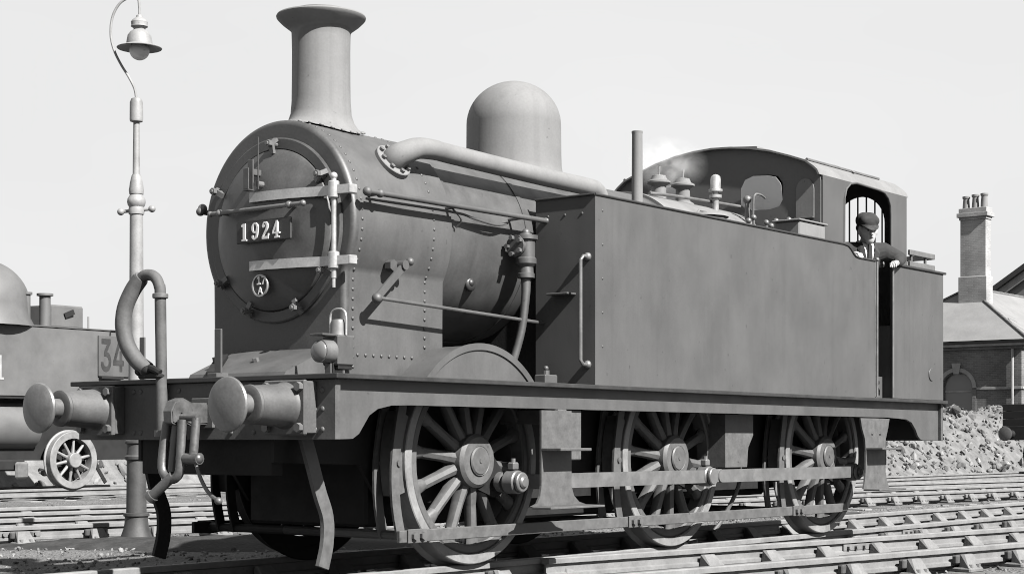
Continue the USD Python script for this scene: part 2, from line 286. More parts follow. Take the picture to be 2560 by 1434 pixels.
def track(label, a, b, x0, x1, gauge, out0=.55, out1=.55, starts=(None, None), cstarts=(None, None), far=14.0, phase=0.0, pitch=.76, dz=0.0, joints=()):
    """near rail follows y = a + b x; the other rail lies gauge further left; starts = where each rail begins"""
    L = math.hypot(1, b); d = np.array([1, b, 0]) / L; nrm = np.array([-b, 1, 0]) / L; ang = math.degrees(math.atan(b))
    o = np.array([0, a, 0.]); t = thing('railway_track', label, 'track', (x0, a + b * x0, -.25))
    for k in (0, 1):
        m = extr(RAIL, 'yz', (x0 if starts[k] is None else starts[k]) * L, x1 * L)
        rl = P(t, 'rail', mv(rot(m, (0, 0, 1), ang), *(o + nrm * k * gauge)), 'rail', smooth=20)
        for kk, x in joints:   # fishplates with four bolts at a rail joint
            if kk == k:
                jp = [cbox(x * L - .23, x * L + .23, -.026, -.0085, -.106, -.052, .003)] + [hexnut((x * L + q, -.026, -.079), (0, -1, 0), .018, .028) for q in (-.17, -.06, .06, .17)]
                P(rl, 'fishplate', mv(rot(cat(jp), (0, 0, 1), ang), *(o + nrm * k * gauge)), 'chair', smooth=False)
    n = int((x1 - x0) * L / pitch); farsl, farch = [], []
    for i in range(n):
        s = x0 * L + phase + i * pitch + R.uniform(-.03, .03); c = o + d * s
        sl = cbox(-.125 + R.uniform(-.01, .01), .125 + R.uniform(-.01, .01), -out0 + R.uniform(-.05, .05), gauge + out1 + R.uniform(-.05, .05), -.33, -.192 + dz, .012)
        sl = mv(rot(sl, (0, 0, 1), ang + R.uniform(-1, 1)), *c)
        if c[0] < far * 1.5: P(t, 'sleeper', sl, 'timber', smooth=False)
        else: farsl.append(sl)
        for k in (0, 1):
            if cstarts[k] is not None and c[0] < cstarts[k]: continue
            out = -1 if k == 0 else 1
            T = lambda m: mv(rot(m, (0, 0, 1), ang), *(c + nrm * k * gauge))
            if c[0] < far:
                ch = P(t, 'chair', T(CH[out]), 'chair', smooth=False); P(ch, 'key', T(KEY[out]), 'key', smooth=False)
            elif c[0] < far * 2.2: farch += [T(CH[out]), T(KEY[out])]
    if farsl: P(t, 'distant_sleepers', farsl, 'timber', smooth=False, kind='stuff')
    if farch: P(t, 'distant_chairs', farch, 'chair', smooth=False, kind='stuff')
    return t
track('track on which the black tank locomotive stands', -.752, 0, -6, 60, 1.505, phase=.21, joints=((0, 7.05), (1, 8.2)))
track('diverging track in the right foreground, nearest the bottom edge', -2.06, -.15, -5, 40, 1.32, out1=.22, starts=(None, .6), cstarts=(None, 1.6), phase=.55, dz=.006, joints=((1, 4.35), (0, 5.9)))
track('pale track just behind the lamp post and the locomotive', 6.2, -.14, -8, 40, 1.505, far=16, phase=.3, joints=((0, 13.6), (0, 1.3)))
track('track beyond the lamp post, second behind the locomotive', 9.3, -.18, -8, 40, 1.505, far=8, phase=.1)
track('farthest track, under the grey locomotive at the left edge', 16.88, 0, -10, 70, 1.505, far=3, phase=.1)

# ------------------------------------------------------------------ the tank locomotive (rails at z = 0, front axle at x = 0)
LOCO = thing('tank_locomotive', 'black six-wheeled tank steam locomotive numbered 1924 with tall chimney', 'locomotive', (2.5, 0, 0))
ZF, YF, YT, ZT = 1.2263, 1.2335, 1.2127, 2.5635
ZC, RS, RB = 2.238, 0.697, 0.672
# running plate, valances, beams, frames
fp = P(LOCO, 'running_plate', cbox(-1.735, 6.857, -YF, YF, ZF - .03, ZF, .004), 'black')
val = Polygon([(-1.655, .842), (-1.52, .845), (-1.465, .875), (-1.42, .93), (-1.375, .985), (-1.30, 1.025), (-1.18, 1.047), (-1.0, 1.052), (5.7, 1.052), (6.08, 1.04), (6.2, 1.01), (6.285, .945), (6.34, .88), (6.40, .85), (6.47, .842), (6.80, .842), (6.80, ZF - .031), (-1.655, ZF - .031)])
for s in (-1, 1):
    P(LOCO, 'valance', extr(val, 'xz', s * 1.132, s * 1.154), 'paint', smooth=False)
    P(LOCO, 'frame_plate', extr(Polygon([(-1.655, .70), (-.9, .68), (-.7, .42), (5.9, .42), (6.75, .60), (6.75, ZF - .032), (-1.655, ZF - .032)]), 'xz', s * .60, s * .63), 'under', smooth=False)
bb = P(LOCO, 'buffer_beam', cbox(-1.700, -1.656, -1.187, 1.187, .839, ZF - .031, .004), 'beam')
rb = P(LOCO, 'buffer_beam', cbox(6.801, 6.845, -1.187, 1.187, .839, ZF - .031, .004), 'beam')
bp, bn = [], []
for y in (-1.08, -1.02, 1.08, .62, .55, -.62, .3, -.3, .18, -.5):
    for z in ((.90, 1.02, 1.13) if abs(y) > 1 else (.885, 1.15)):
        bp.append((-1.700, y, z)); bn.append((-1, 0, 0))
P(bb, 'bolt_heads', rivets(bp, bn, .017), 'beam', kind='stuff')
for x in (-1.6, 6.74): P(LOCO, 'dragbox', cbox(x - .05, x + .05, -.6, .6, .62, 1.19), 'under')
P(LOCO, 'cylinder_block', cbox(-1.30, -.76, -.597, .597, .70, 1.19, .02), 'under')
P(LOCO, 'inside_motion', [cbox(-.755, 2.2, -.55, .55, .27, 1.15, .02)], 'under')  # solid near-black box added in place of the motion, so gaps read as shade
P(LOCO, 'ashpan', cbox(2.95, 4.45, -.55, .55, .36, 1.10, .02), 'under')
P(LOCO, 'stay_plate', cbox(.93, .96, -.688, .688, ZF + .002, 2.0), 'under')  # added black plate that makes the gap under the boiler read as shade
def buffer(x, y, sgn, parent):
    """sprung buffer: head, shank, tapered housing and square base; sgn = -1 faces front"""
    X = lambda d: x + sgn * -d                                  # d metres behind the head's face
    head = lathe([(0, 0), (.05, .001), (.10, .006), (.140, .015), (.155, .024), (.160, .036), (.155, .046), (.09, .058), (.06, .075), (0, .075)], 'x', n=40)
    if sgn > 0: head = remap(head, np.diag([-1, 1, 1]))
    b = P(parent, 'buffer', mv(head, x, y, 1.04), 'buffer', smooth=28)
    P(b, 'shank', cyl((X(.05), y, 1.04), (X(.3), y, 1.04), .062, n=24), 'rod')
    hp = lathe([(0, .18), (.070, .18), (.100, .18), (.116, .188), (.118, .205), (.112, .215), (.113, .23), (.128, .45), (.140, .475), (0, .475)], 'x', n=32)
    if sgn > 0: hp = remap(hp, np.diag([-1, 1, 1]))
    P(b, 'housing', mv(hp, x, y, 1.04), 'beam', smooth=28)
    P(b, 'base_plate', cbox(X(.475), X(.505), y - .17, y + .17, .865, 1.19, .008), 'beam')
    P(b, 'packing_block', cbox(X(.5055), X(.5845), y - .165, y + .165, .875, 1.183, .006), 'beam')
    for dy in (-.135, .135):
        for dz in (-.125, .115): P(b, 'nut', hexnut((X(.475), y + dy, 1.035 + dz), (sgn, 0, 0), .028, .03), 'buffer')
buffer(-2.285, -.871, -1, LOCO); buffer(-2.285, .871, -1, LOCO)

# smokebox: round barrel with straight lower sides standing on the frames
a0 = math.asin(-.33 / RS); yb = RS * math.cos(a0)
arc = [(RS * math.cos(t), ZC + RS * math.sin(t)) for t in np.linspace(a0, PI - a0, 72)]
outline = np.array([(yb - .004, ZF + .16), (yb - .004, ZF + .40), *arc, (-yb + .004, ZF + .40), (-yb + .004, ZF + .16), (-yb, ZF + .002), (0, ZF + .002), (yb, ZF + .002)])
ctr = np.array([0, 2.05])
def inset(o, d):
    q = Polygon(o); t = np.roll(o, -1, 0) - np.roll(o, 1, 0); t /= np.linalg.norm(t, axis=1, keepdims=True); nn = np.stack([t[:, 1], -t[:, 0]], 1)
    return o - nn * d if q.exterior.is_ccw else o + nn * d
def loft_box(rings):
    n = len(rings[0][1]); v = [np.column_stack([np.full(n, x), o]) for x, o in rings]; K = len(rings)
    v = np.vstack(v + [[[rings[0][0], *ctr]], [[rings[-1][0], *ctr]]]); k = np.arange(n); k2 = (k + 1) % n; f = []
    for i in range(K - 1): f += [np.stack([i * n + k, (i + 1) * n + k, (i + 1) * n + k2], 1), np.stack([i * n + k, (i + 1) * n + k2, i * n + k2], 1)]
    f += [np.stack([k, k2, 0 * k + K * n], 1), np.stack([(K - 1) * n + k2, (K - 1) * n + k, 0 * k + K * n + 1], 1)]
    m = trimesh.Trimesh(v, np.vstack(f), process=False)
    if m.volume < 0: m.invert()
    return m
sb = P(LOCO, 'smokebox', loft_box([(-.98, outline), (-.06, outline)]), 'paint', smooth=30)
rings = [(-1.030 + .035 * (1 - math.cos(t)), inset(outline, .035 * (1 - math.sin(t)))) for t in np.linspace(0, PI / 2, 6)] + [(-.9795, outline * 1.0)]
fpl = P(sb, 'front_plate', loft_box([(x, ctr + (o - ctr) * 1.004) for x, o in rings]), 'front', smooth=30, label='dark front plate with rounded edge')
rp, rn = [], []
for t in np.linspace(a0 + .03, PI - a0 - .03, 44):
    for x in (-.945, -.245): rp.append((x, RS * math.cos(t), ZC + RS * math.sin(t))); rn.append((0, math.cos(t), math.sin(t)))
for s in (-1, 1):
    for z in np.arange(ZF + .08, 1.90, .062): rp += [(-.945, s * yb, z)]; rn += [(0, s, 0)]
    for z in np.arange(1.46, 1.90, .062): rp += [(-.245, s * yb, z)]; rn += [(0, s, 0)]
    for x in np.arange(-.90, -.34, .075): rp += [(x, s * yb, 1.385)]; rn += [(0, s, 0)]
P(sb, 'rivets', rivets(rp, rn, .0115), 'paint', kind='stuff')
# saddle below the boiler joint is cut away behind x = -.32; boiler and bands
bo = P(LOCO, 'boiler', cyl((-.06, 0, ZC), (2.95, 0, ZC), RB, n=96), 'boiler', smooth=30)
for x in (-.055, .80, 2.0): P(bo, 'boiler_band', lathe([(RB - .01, 0), (RB + .006, 0), (RB + .006, .05), (RB - .01, .05), (RB - .01, 0)], 'x', (x, 0, ZC), n=96), 'boiler', smooth=30)
P(bo, 'washout_plug', [ball((.26, -.592, 1.925), .055, (1, .5, 1)), ball((.25, -.60, 1.93), .03)], 'black')
P(LOCO, 'firebox', [loft_box([(2.95, np.array([(.715 * math.cos(t), ZC - .02 + .715 * math.sin(t)) for t in np.linspace(-.5, PI + .5, 60)])), (4.47, np.array([(.715 * math.cos(t), ZC - .02 + .715 * math.sin(t)) for t in np.linspace(-.5, PI + .5, 60)]))])], 'top', smooth=30)
# smokebox door with ring, dogs, straps, hand rail and plates
DZ = 2.212
dr = P(LOCO, 'smokebox_door', lathe([(0, -.145), (.15, -.139), (.30, -.118), (.42, -.085), (.50, -.048), (.525, -.028), (.53, -.012), (.53, .0), (0, 0)], 'x', (-1.032, 0, DZ), n=72), 'front', smooth=25)
P(dr, 'door_ring', lathe([(.531, 0), (.531, -.016), (.536, -.022), (.598, -.022), (.607, -.014), (.607, 0), (.531, 0)], 'x', (-1.0295, 0, DZ), n=72), 'front', smooth=25)
for y, z in ((-.03, 2.770), (-.47, 2.53), (.50, 2.505), (.455, 1.885), (.20, 1.69), (-.255, 1.69), (-.495, 1.915)):
    d = np.array([y, z - DZ]); d /= np.linalg.norm(d)
    P(dr, 'door_clamp', [tube([(-1.06, y + d[0] * .035, z + d[1] * .035), (-1.10, y, z), (-1.085, y - d[0] * .06, z - d[1] * .06)], .016, flat=(.035, .022, (1, 0, 0))),
                         cyl((-1.04, y, z), (-1.15, y, z), .013, n=8), hexnut((-1.11, y, z), (-1, 0, 0), .024, .028)], 'rod')
post = [cyl((-1.112, -.605, 1.86), (-1.112, -.605, 2.50), .0165, n=12), ball((-1.112, -.605, 2.505), .024), cyl((-1.112, -.605, 1.80), (-1.112, -.605, 1.86), .011, n=10)]
hp = P(dr, 'hinge_pin', post, 'bright')
for z in (2.418, 1.972):
    st = [(-.545, .036), (-.40, .030), (.08, .030)]
    top = [(y, z + h) for y, h in st] + [(.085, z)] + [(y, z - h) for y, h in st[::-1]]
    # the strap follows the dish: short flat lengths
    ys = [-.585, -.50, -.40, -.25, -.08, .085]; xs = [-1.108, -1.095, -1.128, -1.160, -1.178, -1.178]
    P(dr, 'hinge_strap', tube([(x, y, z) for x, y in zip(xs, ys)], .03, flat=(.062, .02, (1, 0, 0))), 'bright', smooth=50)
    P(dr, 'hinge_lug', [cyl((-1.112, -.605, z - .055), (-1.112, -.605, z + .055), .036, n=16, c=.006), tube([(-1.105, -.63, z), (-1.085, -.72, z)], .03, flat=(.055, .03, (1, 0, 0))), cbox(-1.10, -1.03, -.735, -.70, z - .03, z + .03)], 'bright')
hr = P(dr, 'hand_rail', [cyl((-1.205, .44, 2.338), (-1.205, -.425, 2.338), .0145, n=12), ball((-1.205, .44, 2.338), .02), ball((-1.205, -.425, 2.338), .02)], 'rod')
for y in (.35, -.30): P(hr, 'knob', [lathe([(0, 0), (.012, 0), (.026, -.01), (.012, -.02), (.012, -.10), (0, -.10)], 'x', (-1.105, y, 2.338), 12), ball((-1.205, y, 2.338), .024)], 'rod')
npl = P(dr, 'number_plate', cbox(-1.208, -1.190, -.318, .188, 2.120, 2.262, .006), 'black', label='cast number plate reading 1924')
def face_front(m, x, y, z):
    """lettering in the xy plane turned to read from the front (towards -x)"""
    return remap(m, np.array([[0, 0, -1], [-1, 0, 0], [0, 1, 0.]]), (x, y, z))
P(npl, 'digits', face_front(serif_text('1924', .112, .008, .86), -1.208, .135, 2.135), 'white', smooth=False, label='white raised digits 1924')
P(npl, 'mounting_bracket', [cbox(-1.19, -1.15, y - .02, y + .02, 2.17, 2.21) for y in (-.26, .13)], 'black')
em = P(dr, 'shed_plate', lathe([(0, 0), (.073, 0), (.073, .012), (0, .012)], 'x', (-1.172, 0, 1.842), 32), 'black', label='small round shed plate with bright rim')
P(em, 'rim', lathe([(.063, -.004), (.073, -.004), (.075, .004), (.063, .004), (.063, -.004)], 'x', (-1.173, 0, 1.842), 32), 'bright')
P(em, 'lettering', [face_front(meshkit.text_mesh('17', .050, .004, True), -1.172, .034, 1.850), face_front(meshkit.text_mesh('A', .044, .004, True), -1.172, .019, 1.788)], 'white', smooth=False)
P(dr, 'lamp_iron', [cbox(-1.215, -1.205, .022, .072, 2.455, 2.66, .002), cbox(-1.255, -1.205, .02, .074, 2.455, 2.463, .002), cbox(-1.255, -1.247, .022, .072, 2.463, 2.60, .002), cbox(-1.205, -1.13, .03, .064, 2.56, 2.60, .003), cbox(-1.212, -1.207, -.028, -.016, 2.46, 2.80, .001)], 'front')
P(dr, 'stud', cyl((-1.12, .0, 2.50), (-1.21, .0, 2.50), .02, n=10), 'rod')
# chimney: flared foot shaped to the smokebox, slightly waisted barrel, bold rolled lip
prof = [(.0, .285), (.03, .250), (.08, .224), (.16, .206), (.3, .199), (.5, .197), (.8, .196), (.93, .198), (1.0, .200)]
th = np.arange(72) * 2 * PI / 72; rows = []
for u, r in prof:
    zb = ZC + np.sqrt(RS ** 2 - np.minimum((r * np.sin(th)) ** 2, .45 * RS ** 2)) + .012
    z = zb * (1 - u) + 3.59 * u if u > .25 else zb + (3.59 - 2.935) * u
    rows.append(np.stack([-.607 + r * np.cos(th), r * np.sin(th), z], -1))
for r, z in ((.212, 3.608), (.232, 3.622), (.262, 3.645), (.290, 3.672), (.300, 3.684), (.303, 3.694), (.298, 3.703), (.27, 3.708), (.215, 3.712), (.199, 3.716), (.197, 3.735), (.188, 3.738), (.176, 3.734), (.172, 3.65), (.17, 3.2)):
    rows.append(np.stack([-.607 + r * np.cos(th), r * np.sin(th), 0 * th + z], -1))
n = 72; K = len(rows); i, j = np.meshgrid(np.arange(K - 1), np.arange(n), indexing='ij'); j2 = (j + 1) % n
q = np.stack([i * n + j, i * n + j2, (i + 1) * n + j2, (i + 1) * n + j], -1).reshape(-1, 4)
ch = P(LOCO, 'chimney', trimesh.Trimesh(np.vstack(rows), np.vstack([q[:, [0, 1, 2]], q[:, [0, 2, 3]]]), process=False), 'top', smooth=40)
fl = [(-.607 + .285 * math.cos(t), .285 * math.sin(t)) for t in np.linspace(0, 2 * PI, 24, endpoint=False)]
P(ch, 'foot_bolts', rivets([(x, y, ZC + math.sqrt(RS ** 2 - y ** 2) + .016) for x, y in fl], [(0, y / RS, math.sqrt(1 - (y / RS) ** 2)) for x, y in fl], .016), 'top', kind='stuff')
# dome
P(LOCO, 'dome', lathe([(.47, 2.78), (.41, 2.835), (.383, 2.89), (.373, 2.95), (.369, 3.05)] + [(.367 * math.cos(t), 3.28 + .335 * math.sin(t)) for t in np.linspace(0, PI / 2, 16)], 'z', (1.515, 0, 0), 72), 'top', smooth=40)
# exhaust pipe from smokebox to side tank, mirrored on the far side
for s in (-1, 1):
    f = lambda m: m if s < 0 else mir(m)
    nd = np.array([0, -.79, .613]); b0 = np.array([-.50, -.545, 2.672])
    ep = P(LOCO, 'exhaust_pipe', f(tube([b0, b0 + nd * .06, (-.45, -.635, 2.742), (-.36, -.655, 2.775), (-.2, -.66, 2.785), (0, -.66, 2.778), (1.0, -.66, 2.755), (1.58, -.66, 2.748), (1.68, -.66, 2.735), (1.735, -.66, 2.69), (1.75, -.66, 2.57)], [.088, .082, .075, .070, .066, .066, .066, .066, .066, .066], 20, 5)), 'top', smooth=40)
    P(ep, 'flange', f(cyl(b0 - nd * .02, b0 + nd * .028, .135, n=28, c=.005)), 'top')
    tt = np.cross(nd, [1, 0, 0])
    P(ep, 'flange_bolt', f(cat([hexnut(b0 + nd * .028 + .108 * (math.cos(t) * np.array([1, 0, 0]) + math.sin(t) * tt), nd, .017, .02) for t in np.arange(8) * PI / 4])), 'rod')
    # side hand rail with pillars
    sr = P(LOCO, 'side_hand_rail', f(cat([cyl((-.99, -.78, 2.406), (.90, -.78, 2.412), .019, n=12), ball((-.99, -.78, 2.406), .03), ball((.895, -.78, 2.412), .026), ball((-.87, -.78, 2.406), .028)])), 'paint')
    for x in (-.87, -.10, .62): P(sr, 'pillar', f(cyl((x, -.60, 2.400), (x, -.775, 2.408), .013, n=10)), 'rod')
    P(LOCO, 'blower_rod', f(cat([tube([(-.93, -.715, 2.372), (-.10, -.74, 2.372), (.12, -.74, 2.352), (.36, -.74, 2.332), (.50, -.735, 2.36)], .009, 8, 4), tube([(-.10, -.735, 2.395), (-.02, -.745, 2.33), (-.02, -.70, 2.28)], .007, 6, 3)])), 'paint')
# lever gear on the near side of the smokebox
lv = P(LOCO, 'damper_lever', [tube([(-.575, -.735, 1.985), (-.72, -.745, 1.87), (-.868, -.745, 1.742)], .03, flat=(.05, .016, (0, 1, 0))), cyl((-.60, -.64, 1.975), (-.60, -.76, 1.975), .032, n=12), ball((-.55, -.75, 2.0), .028), hexnut((-.66, -.66, 1.97), (0, -1, 0), .04, .05), ball((-.868, -.75, 1.742), .034)], 'paint')
P(lv, 'rod', cyl((-.868, -.765, 1.742), (.88, -.765, 1.678), .0125, n=10), 'paint')
# clack valve with down pipe
cv = P(LOCO, 'clack_valve', [lathe([(0, 2.30), (.04, 2.30), (.05, 2.285), (.085, 2.285), (.085, 2.255), (.066, 2.25), (.066, 2.13), (.075, 2.12), (.075, 2.085), (.052, 2.06), (.055, 2.02), (.062, 2.015), (.062, 1.985), (.03, 1.975), (0, 1.975)], 'z', (.66, -.775, 0), 20), cyl((.60, -.775, 2.20), (.535, -.775, 2.20), .05, n=12), cyl((.545, -.775, 2.20), (.53, -.775, 2.20), .078, n=12), ball((.66, -.775, 2.305), .03)], 'boiler')
for t in np.arange(5) * 1.257: P(cv, 'flange_nut', hexnut((.53, -.775 + .06 * math.cos(t), 2.20 + .06 * math.sin(t)), (-1, 0, 0), .018, .025), 'rod')
P(cv, 'feed_pipe', tube([(.66, -.775, 1.99), (.655, -.775, 1.85), (.63, -.76, 1.62), (.585, -.72, 1.40), (.56, -.66, 1.24)], [.036, .03, .028, .028], 12, 4), 'boiler')
# splasher, sloped cover in front of the smokebox, small fittings on the running plate
for s in (-1, 1):
    sp = Polygon([(.775 * math.cos(t), .698 + .775 * math.sin(t)) for t in np.linspace(.755, PI - .755, 40)])
    se = P(LOCO, 'splasher', extr(sp.intersection(sbox(-2, ZF + .001, 2, 3)), 'xz', s * .66, s * .905), 'paint', smooth=30)
    rim_ = Polygon([(.79 * math.cos(t), .698 + .79 * math.sin(t)) for t in np.linspace(.74, PI - .74, 40)] + [(.745 * math.cos(t), .698 + .745 * math.sin(t)) for t in np.linspace(PI - .79, .79, 40)])
    P(se, 'beading', extr(rim_.intersection(sbox(-2, ZF + .001, 2, 3)), 'xz', s * .9055, s * .917), 'paint', smooth=30)
    P(LOCO, 'wheel_splasher', [extr(Polygon([(x + .775 * math.cos(t), .698 + .775 * math.sin(t)) for t in np.linspace(.755, PI - .755, 24)]).intersection(sbox(-9, ZF + .001, 19, 3)), 'xz', s * .64, s * .87) for x in (2.48, 5.02)], 'under')
P(LOCO, 'valve_chest_cover', extr(Polygon([(-1.47, ZF + .001), (-1.0285, ZF + .001), (-1.0285, 1.425), (-1.06, 1.425), (-1.45, 1.262)]), 'xz', -.52, .36), 'paint', smooth=False)
P(LOCO, 'frame_stay', [tube([(-1.22, .30, 1.392), (-1.50, .10, 1.26)], .03, flat=(.07, .025, (0, 0, 1))), hexnut((-1.36, .20, 1.33), (-.3, 0, 1), .026, .045)], 'under')
P(LOCO, 'cover_nut', hexnut((-1.25, -.05, 1.335), (-.35, 0, .94), .022, .035), 'rod')
P(LOCO, 'lamp_bracket', [cbox(-1.612, -1.598, -.112, -.048, ZF + .03, 1.535, .004), cbox(-1.66, -1.56, -.125, -.035, ZF + .0005, ZF + .03, .004)], 'paint')
P(LOCO, 'lamp_bracket', [cbox(-1.502, -1.488, -.955, -.905, ZF + .0005, 1.30, .003)], 'paint')
for y in (.78,): P(LOCO, 'lamp_bracket', cbox(-1.502, -1.488, y - .025, y + .025, ZF + .0005, 1.52, .003), 'paint')
P(LOCO, 'oil_box', [cbox(.46, .60, -1.10, -1.0, ZF + .0005, 1.29, .008), cyl((.53, -1.05, 1.29), (.53, -1.05, 1.32), .025, n=10), ball((.53, -1.05, 1.335), .018)], 'paint')

# side tanks
for s in (-1, 1):
    tk = P(LOCO, 'side_tank', cbox(.8885, 5.316, s * .690, s * YT, ZF + .001, 2.463, .006) if 0 else extr(Polygon([(.8885, ZF + .001), (5.316, ZF + .001), (5.316, 2.462), (4.965, 2.462), (4.90, 2.47), (4.85, 2.495), (4.80, 2.53), (4.75, 2.552), (4.68, 2.5585), (.8885, 2.5585)]), 'xz', s * .690, s * YT), 'tank', smooth=False)
    edge = [(.885, 2.566), (4.68, 2.566), (4.76, 2.558), (4.81, 2.536), (4.86, 2.50), (4.905, 2.477), (4.97, 2.469), (5.325, 2.469)]
    P(tk, 'edge_beading', [tube([(x, s * (YT + .003), z) for x, z in edge], .009, 8), tube([(.883, s * .69, 2.566), (.883, s * (YT + .003), 2.566)], .009, 8)], 'black')
    P(tk, 'rivets', rivets([(x, s * YT, z) for x in (.98,) for z in np.arange(1.5, 2.5, .24)] + [(.8885, s * y, 2.44) for y in (.8, .95, 1.1)], [(0, s, 0)] * 5 + [(-1, 0, 0)] * 3, .010), 'tank', kind='stuff')
    P(tk, 'front_hand_rail', [tube([(.885, s * 1.15, 2.13), (.83, s * 1.15, 2.13), (.80, s * 1.15, 2.10), (.80, s * 1.15, 1.40), (.83, s * 1.15, 1.37), (.885, s * 1.15, 1.37)], .0135, 10), ball((.885, s * 1.15, 2.13), .03), ball((.885, s * 1.15, 1.37), .03)], 'rod')
    P(tk, 'front_step', cbox(.78, .888, s * .86, s * 1.05, 1.865, 1.88, .004), 'paint')
    P(LOCO, 'doorway_pillar', [cyl((5.318, s * 1.222, ZF + .01), (5.318, s * 1.222, 2.475), .011, n=10), ball((5.318, s * 1.222, 2.48), .02), cyl((5.30, s * 1.214, ZF + .01), (5.30, s * 1.214, 2.46), .006, n=6)], 'rod')
    P(LOCO, 'doorway_pillar', [cyl((5.648, s * 1.222, ZF + .01), (5.648, s * 1.222, 2.475), .011, n=10), ball((5.648, s * 1.222, 2.48), .02)], 'rod')
    P(LOCO, 'doorway_sill', [extr(Polygon([(5.32, ZF + .002), (5.645, ZF + .002), (5.645, 1.43), (5.32, 1.43)], [[(5.46, ZF + .03), (5.60, ZF + .03), (5.60, 1.30), (5.575, 1.325), (5.485, 1.325), (5.46, 1.30)]]), 'xz', s * 1.10, s * 1.115)], 'tank', smooth=False)
P(LOCO, 'tank_fittings', [cbox(3.95, 4.42, -1.17, -.93, 2.562, 2.70, .012), cbox(3.93, 4.44, -1.185, -.915, 2.70, 2.716, .005)], 'top', label='pale box on the tank top in front of the cab')
tf = P(LOCO, 'vent_pipe', [lathe([(0, 2.56), (.062, 2.56), (.062, 2.58), (.043, 2.585), (.040, 3.165), (.043, 3.17), (.043, 3.185), (.034, 3.185), (.033, 2.7), (0, 2.7)], 'z', (1.888, -.90, 0), 24)], 'top')
tf2 = P(LOCO, 'tank_filler', [cyl((2.75, -.95, 2.56), (2.75, -.95, 2.615), .19, n=28, c=.01), cbox(2.52, 2.60, -.99, -.91, 2.565, 2.60)], 'top')
P(tf2, 'lid', [cyl((2.75, -.95, 2.615), (2.75, -.95, 2.635), .21, .20, n=28), tube([(2.66, -.95, 2.635), (2.70, -.95, 2.67), (2.80, -.95, 2.67), (2.84, -.95, 2.635)], .01, 8)], 'top')
# boiler-top fittings in front of the cab
for x, y in ((3.62, .03), (3.90, -.04)):
    sv = P(LOCO, 'safety_valve', lathe([(0, 2.88), (.11, 2.88), (.10, 2.93), (.066, 2.95), (.062, 3.06), (.085, 3.075), (.105, 3.085), (.105, 3.10), (.075, 3.115), (.06, 3.15), (.02, 3.16), (0, 3.16)], 'z', (x, y, 0), 20), 'top')
    P(sv, 'spindle', cyl((x, y, 3.15), (x + .01, y, 3.235), .009, n=8), 'rod')
P(LOCO, 'safety_valve_lever', tube([(3.0, -.28, 2.90), (3.4, -.26, 2.925), (4.1, -.24, 2.95), (4.45, -.3, 2.945)], .014, 8, 4), 'rod')
P(LOCO, 'whistle', lathe([(0, 2.86), (.03, 2.86), (.03, 2.97), (.055, 2.98), (.055, 3.005), (.03, 3.01), (.03, 3.03), (.062, 3.035), (.062, 3.055), (.045, 3.06), (.048, 3.14), (.04, 3.17), (.02, 3.185), (0, 3.19)], 'z', (4.06, -.28, 0), 20), 'bright')
mt = [cyl((4.32, -.45, 2.80), (4.32, -.45, 2.97), .022, n=10), ball((4.32, -.45, 2.98), .038), tube([(4.30, -.52, 2.80), (4.30, -.53, 3.0), (4.38, -.55, 3.02), (4.46, -.55, 3.0)], .010, 8, 3)]
for k in range(6):
    x, y = 4.05 + .07 * k, -.62 - .035 * k + .03 * math.sin(k * 2.1)
    mt += [cyl((x, y, 2.60), (x, y, 2.73 + .035 * math.sin(k * 1.7)), .013, n=8), ball((x, y, 2.75 + .035 * math.sin(k * 1.7)), .026)]
mt += [tube([(3.55, -.60, 2.66), (3.85, -.72, 2.66), (4.1, -.78, 2.60), (4.25, -.86, 2.56)], .012, 8, 4), tube([(3.85, -.55, 2.74), (4.0, -.62, 2.70), (4.2, -.7, 2.62)], .010, 8, 3), cbox(3.2, 3.55, -.72, -.55, 2.57, 2.66, .02), cbox(3.62, 3.95, -.86, -.66, 2.562, 2.60, .01)]
P(LOCO, 'valve_fittings', mt, 'rod', label='cluster of small valves and pipes in front of the cab')

# cab
W2 = 1.10
half = [(W2, ZF + .002), (W2, 3.11), (W2 - .006, 3.16), (W2 - .028, 3.205), (W2 - .06, 3.235), (.96, 3.295), (.8, 3.355), (.6, 3.42), (.4, 3.464), (.2, 3.49), (0, 3.50)]
full = Polygon(half + [(-y, z) for y, z in half[-2::-1]])
inner = full.buffer(-.016)
roofband = sbox(-2, 3.16, 2, 4)
rf = P(LOCO, 'cab_roof', extr(full.buffer(.004).difference(full.buffer(-.012)).intersection(roofband), 'yz', 4.445, 6.245), 'top', smooth=30)
P(rf, 'roof_rib', extr(full.buffer(.022).difference(full.buffer(.0045)).intersection(sbox(-1.2, 3.29, 1.2, 4)), 'yz', 5.3, 5.34), 'top', smooth=30)
for s in (-1, 1): P(rf, 'gutter', tube([(4.46, s * .965, 3.305), (5.88, s * .965, 3.305)], .014, 6), 'rod')
P(rf, 'ventilator', [extr(Polygon([(-.32, 3.46), (.32, 3.46), (.30, 3.53), (0, 3.555), (-.30, 3.53)]), 'yz', 4.75, 5.2)], 'top')
front = inner.intersection(sbox(-2, 2.3, 2, 4))
for s in (-1, 1):
    w = Polygon([(s * y, z) for y, z in ((.295, 2.97), (.31, 3.11), (.36, 3.18), (.44, 3.205), (.58, 3.198), (.66, 3.178), (.70, 3.12), (.70, 2.98), (.67, 2.93), (.58, 2.912), (.42, 2.918), (.33, 2.935))]).buffer(.012)
    front = front.difference(w)
    P(LOCO, 'front_window_pane', rot(extr(w.buffer(-.004), 'yz', 4.515, 4.519), (0, 1, 0), -14, (4.517, 0, 2.90)), 'paleglass', smooth=False)
fs = P(LOCO, 'cab_front', extr(front, 'yz', 4.490, 4.505), 'farloco', smooth=False)
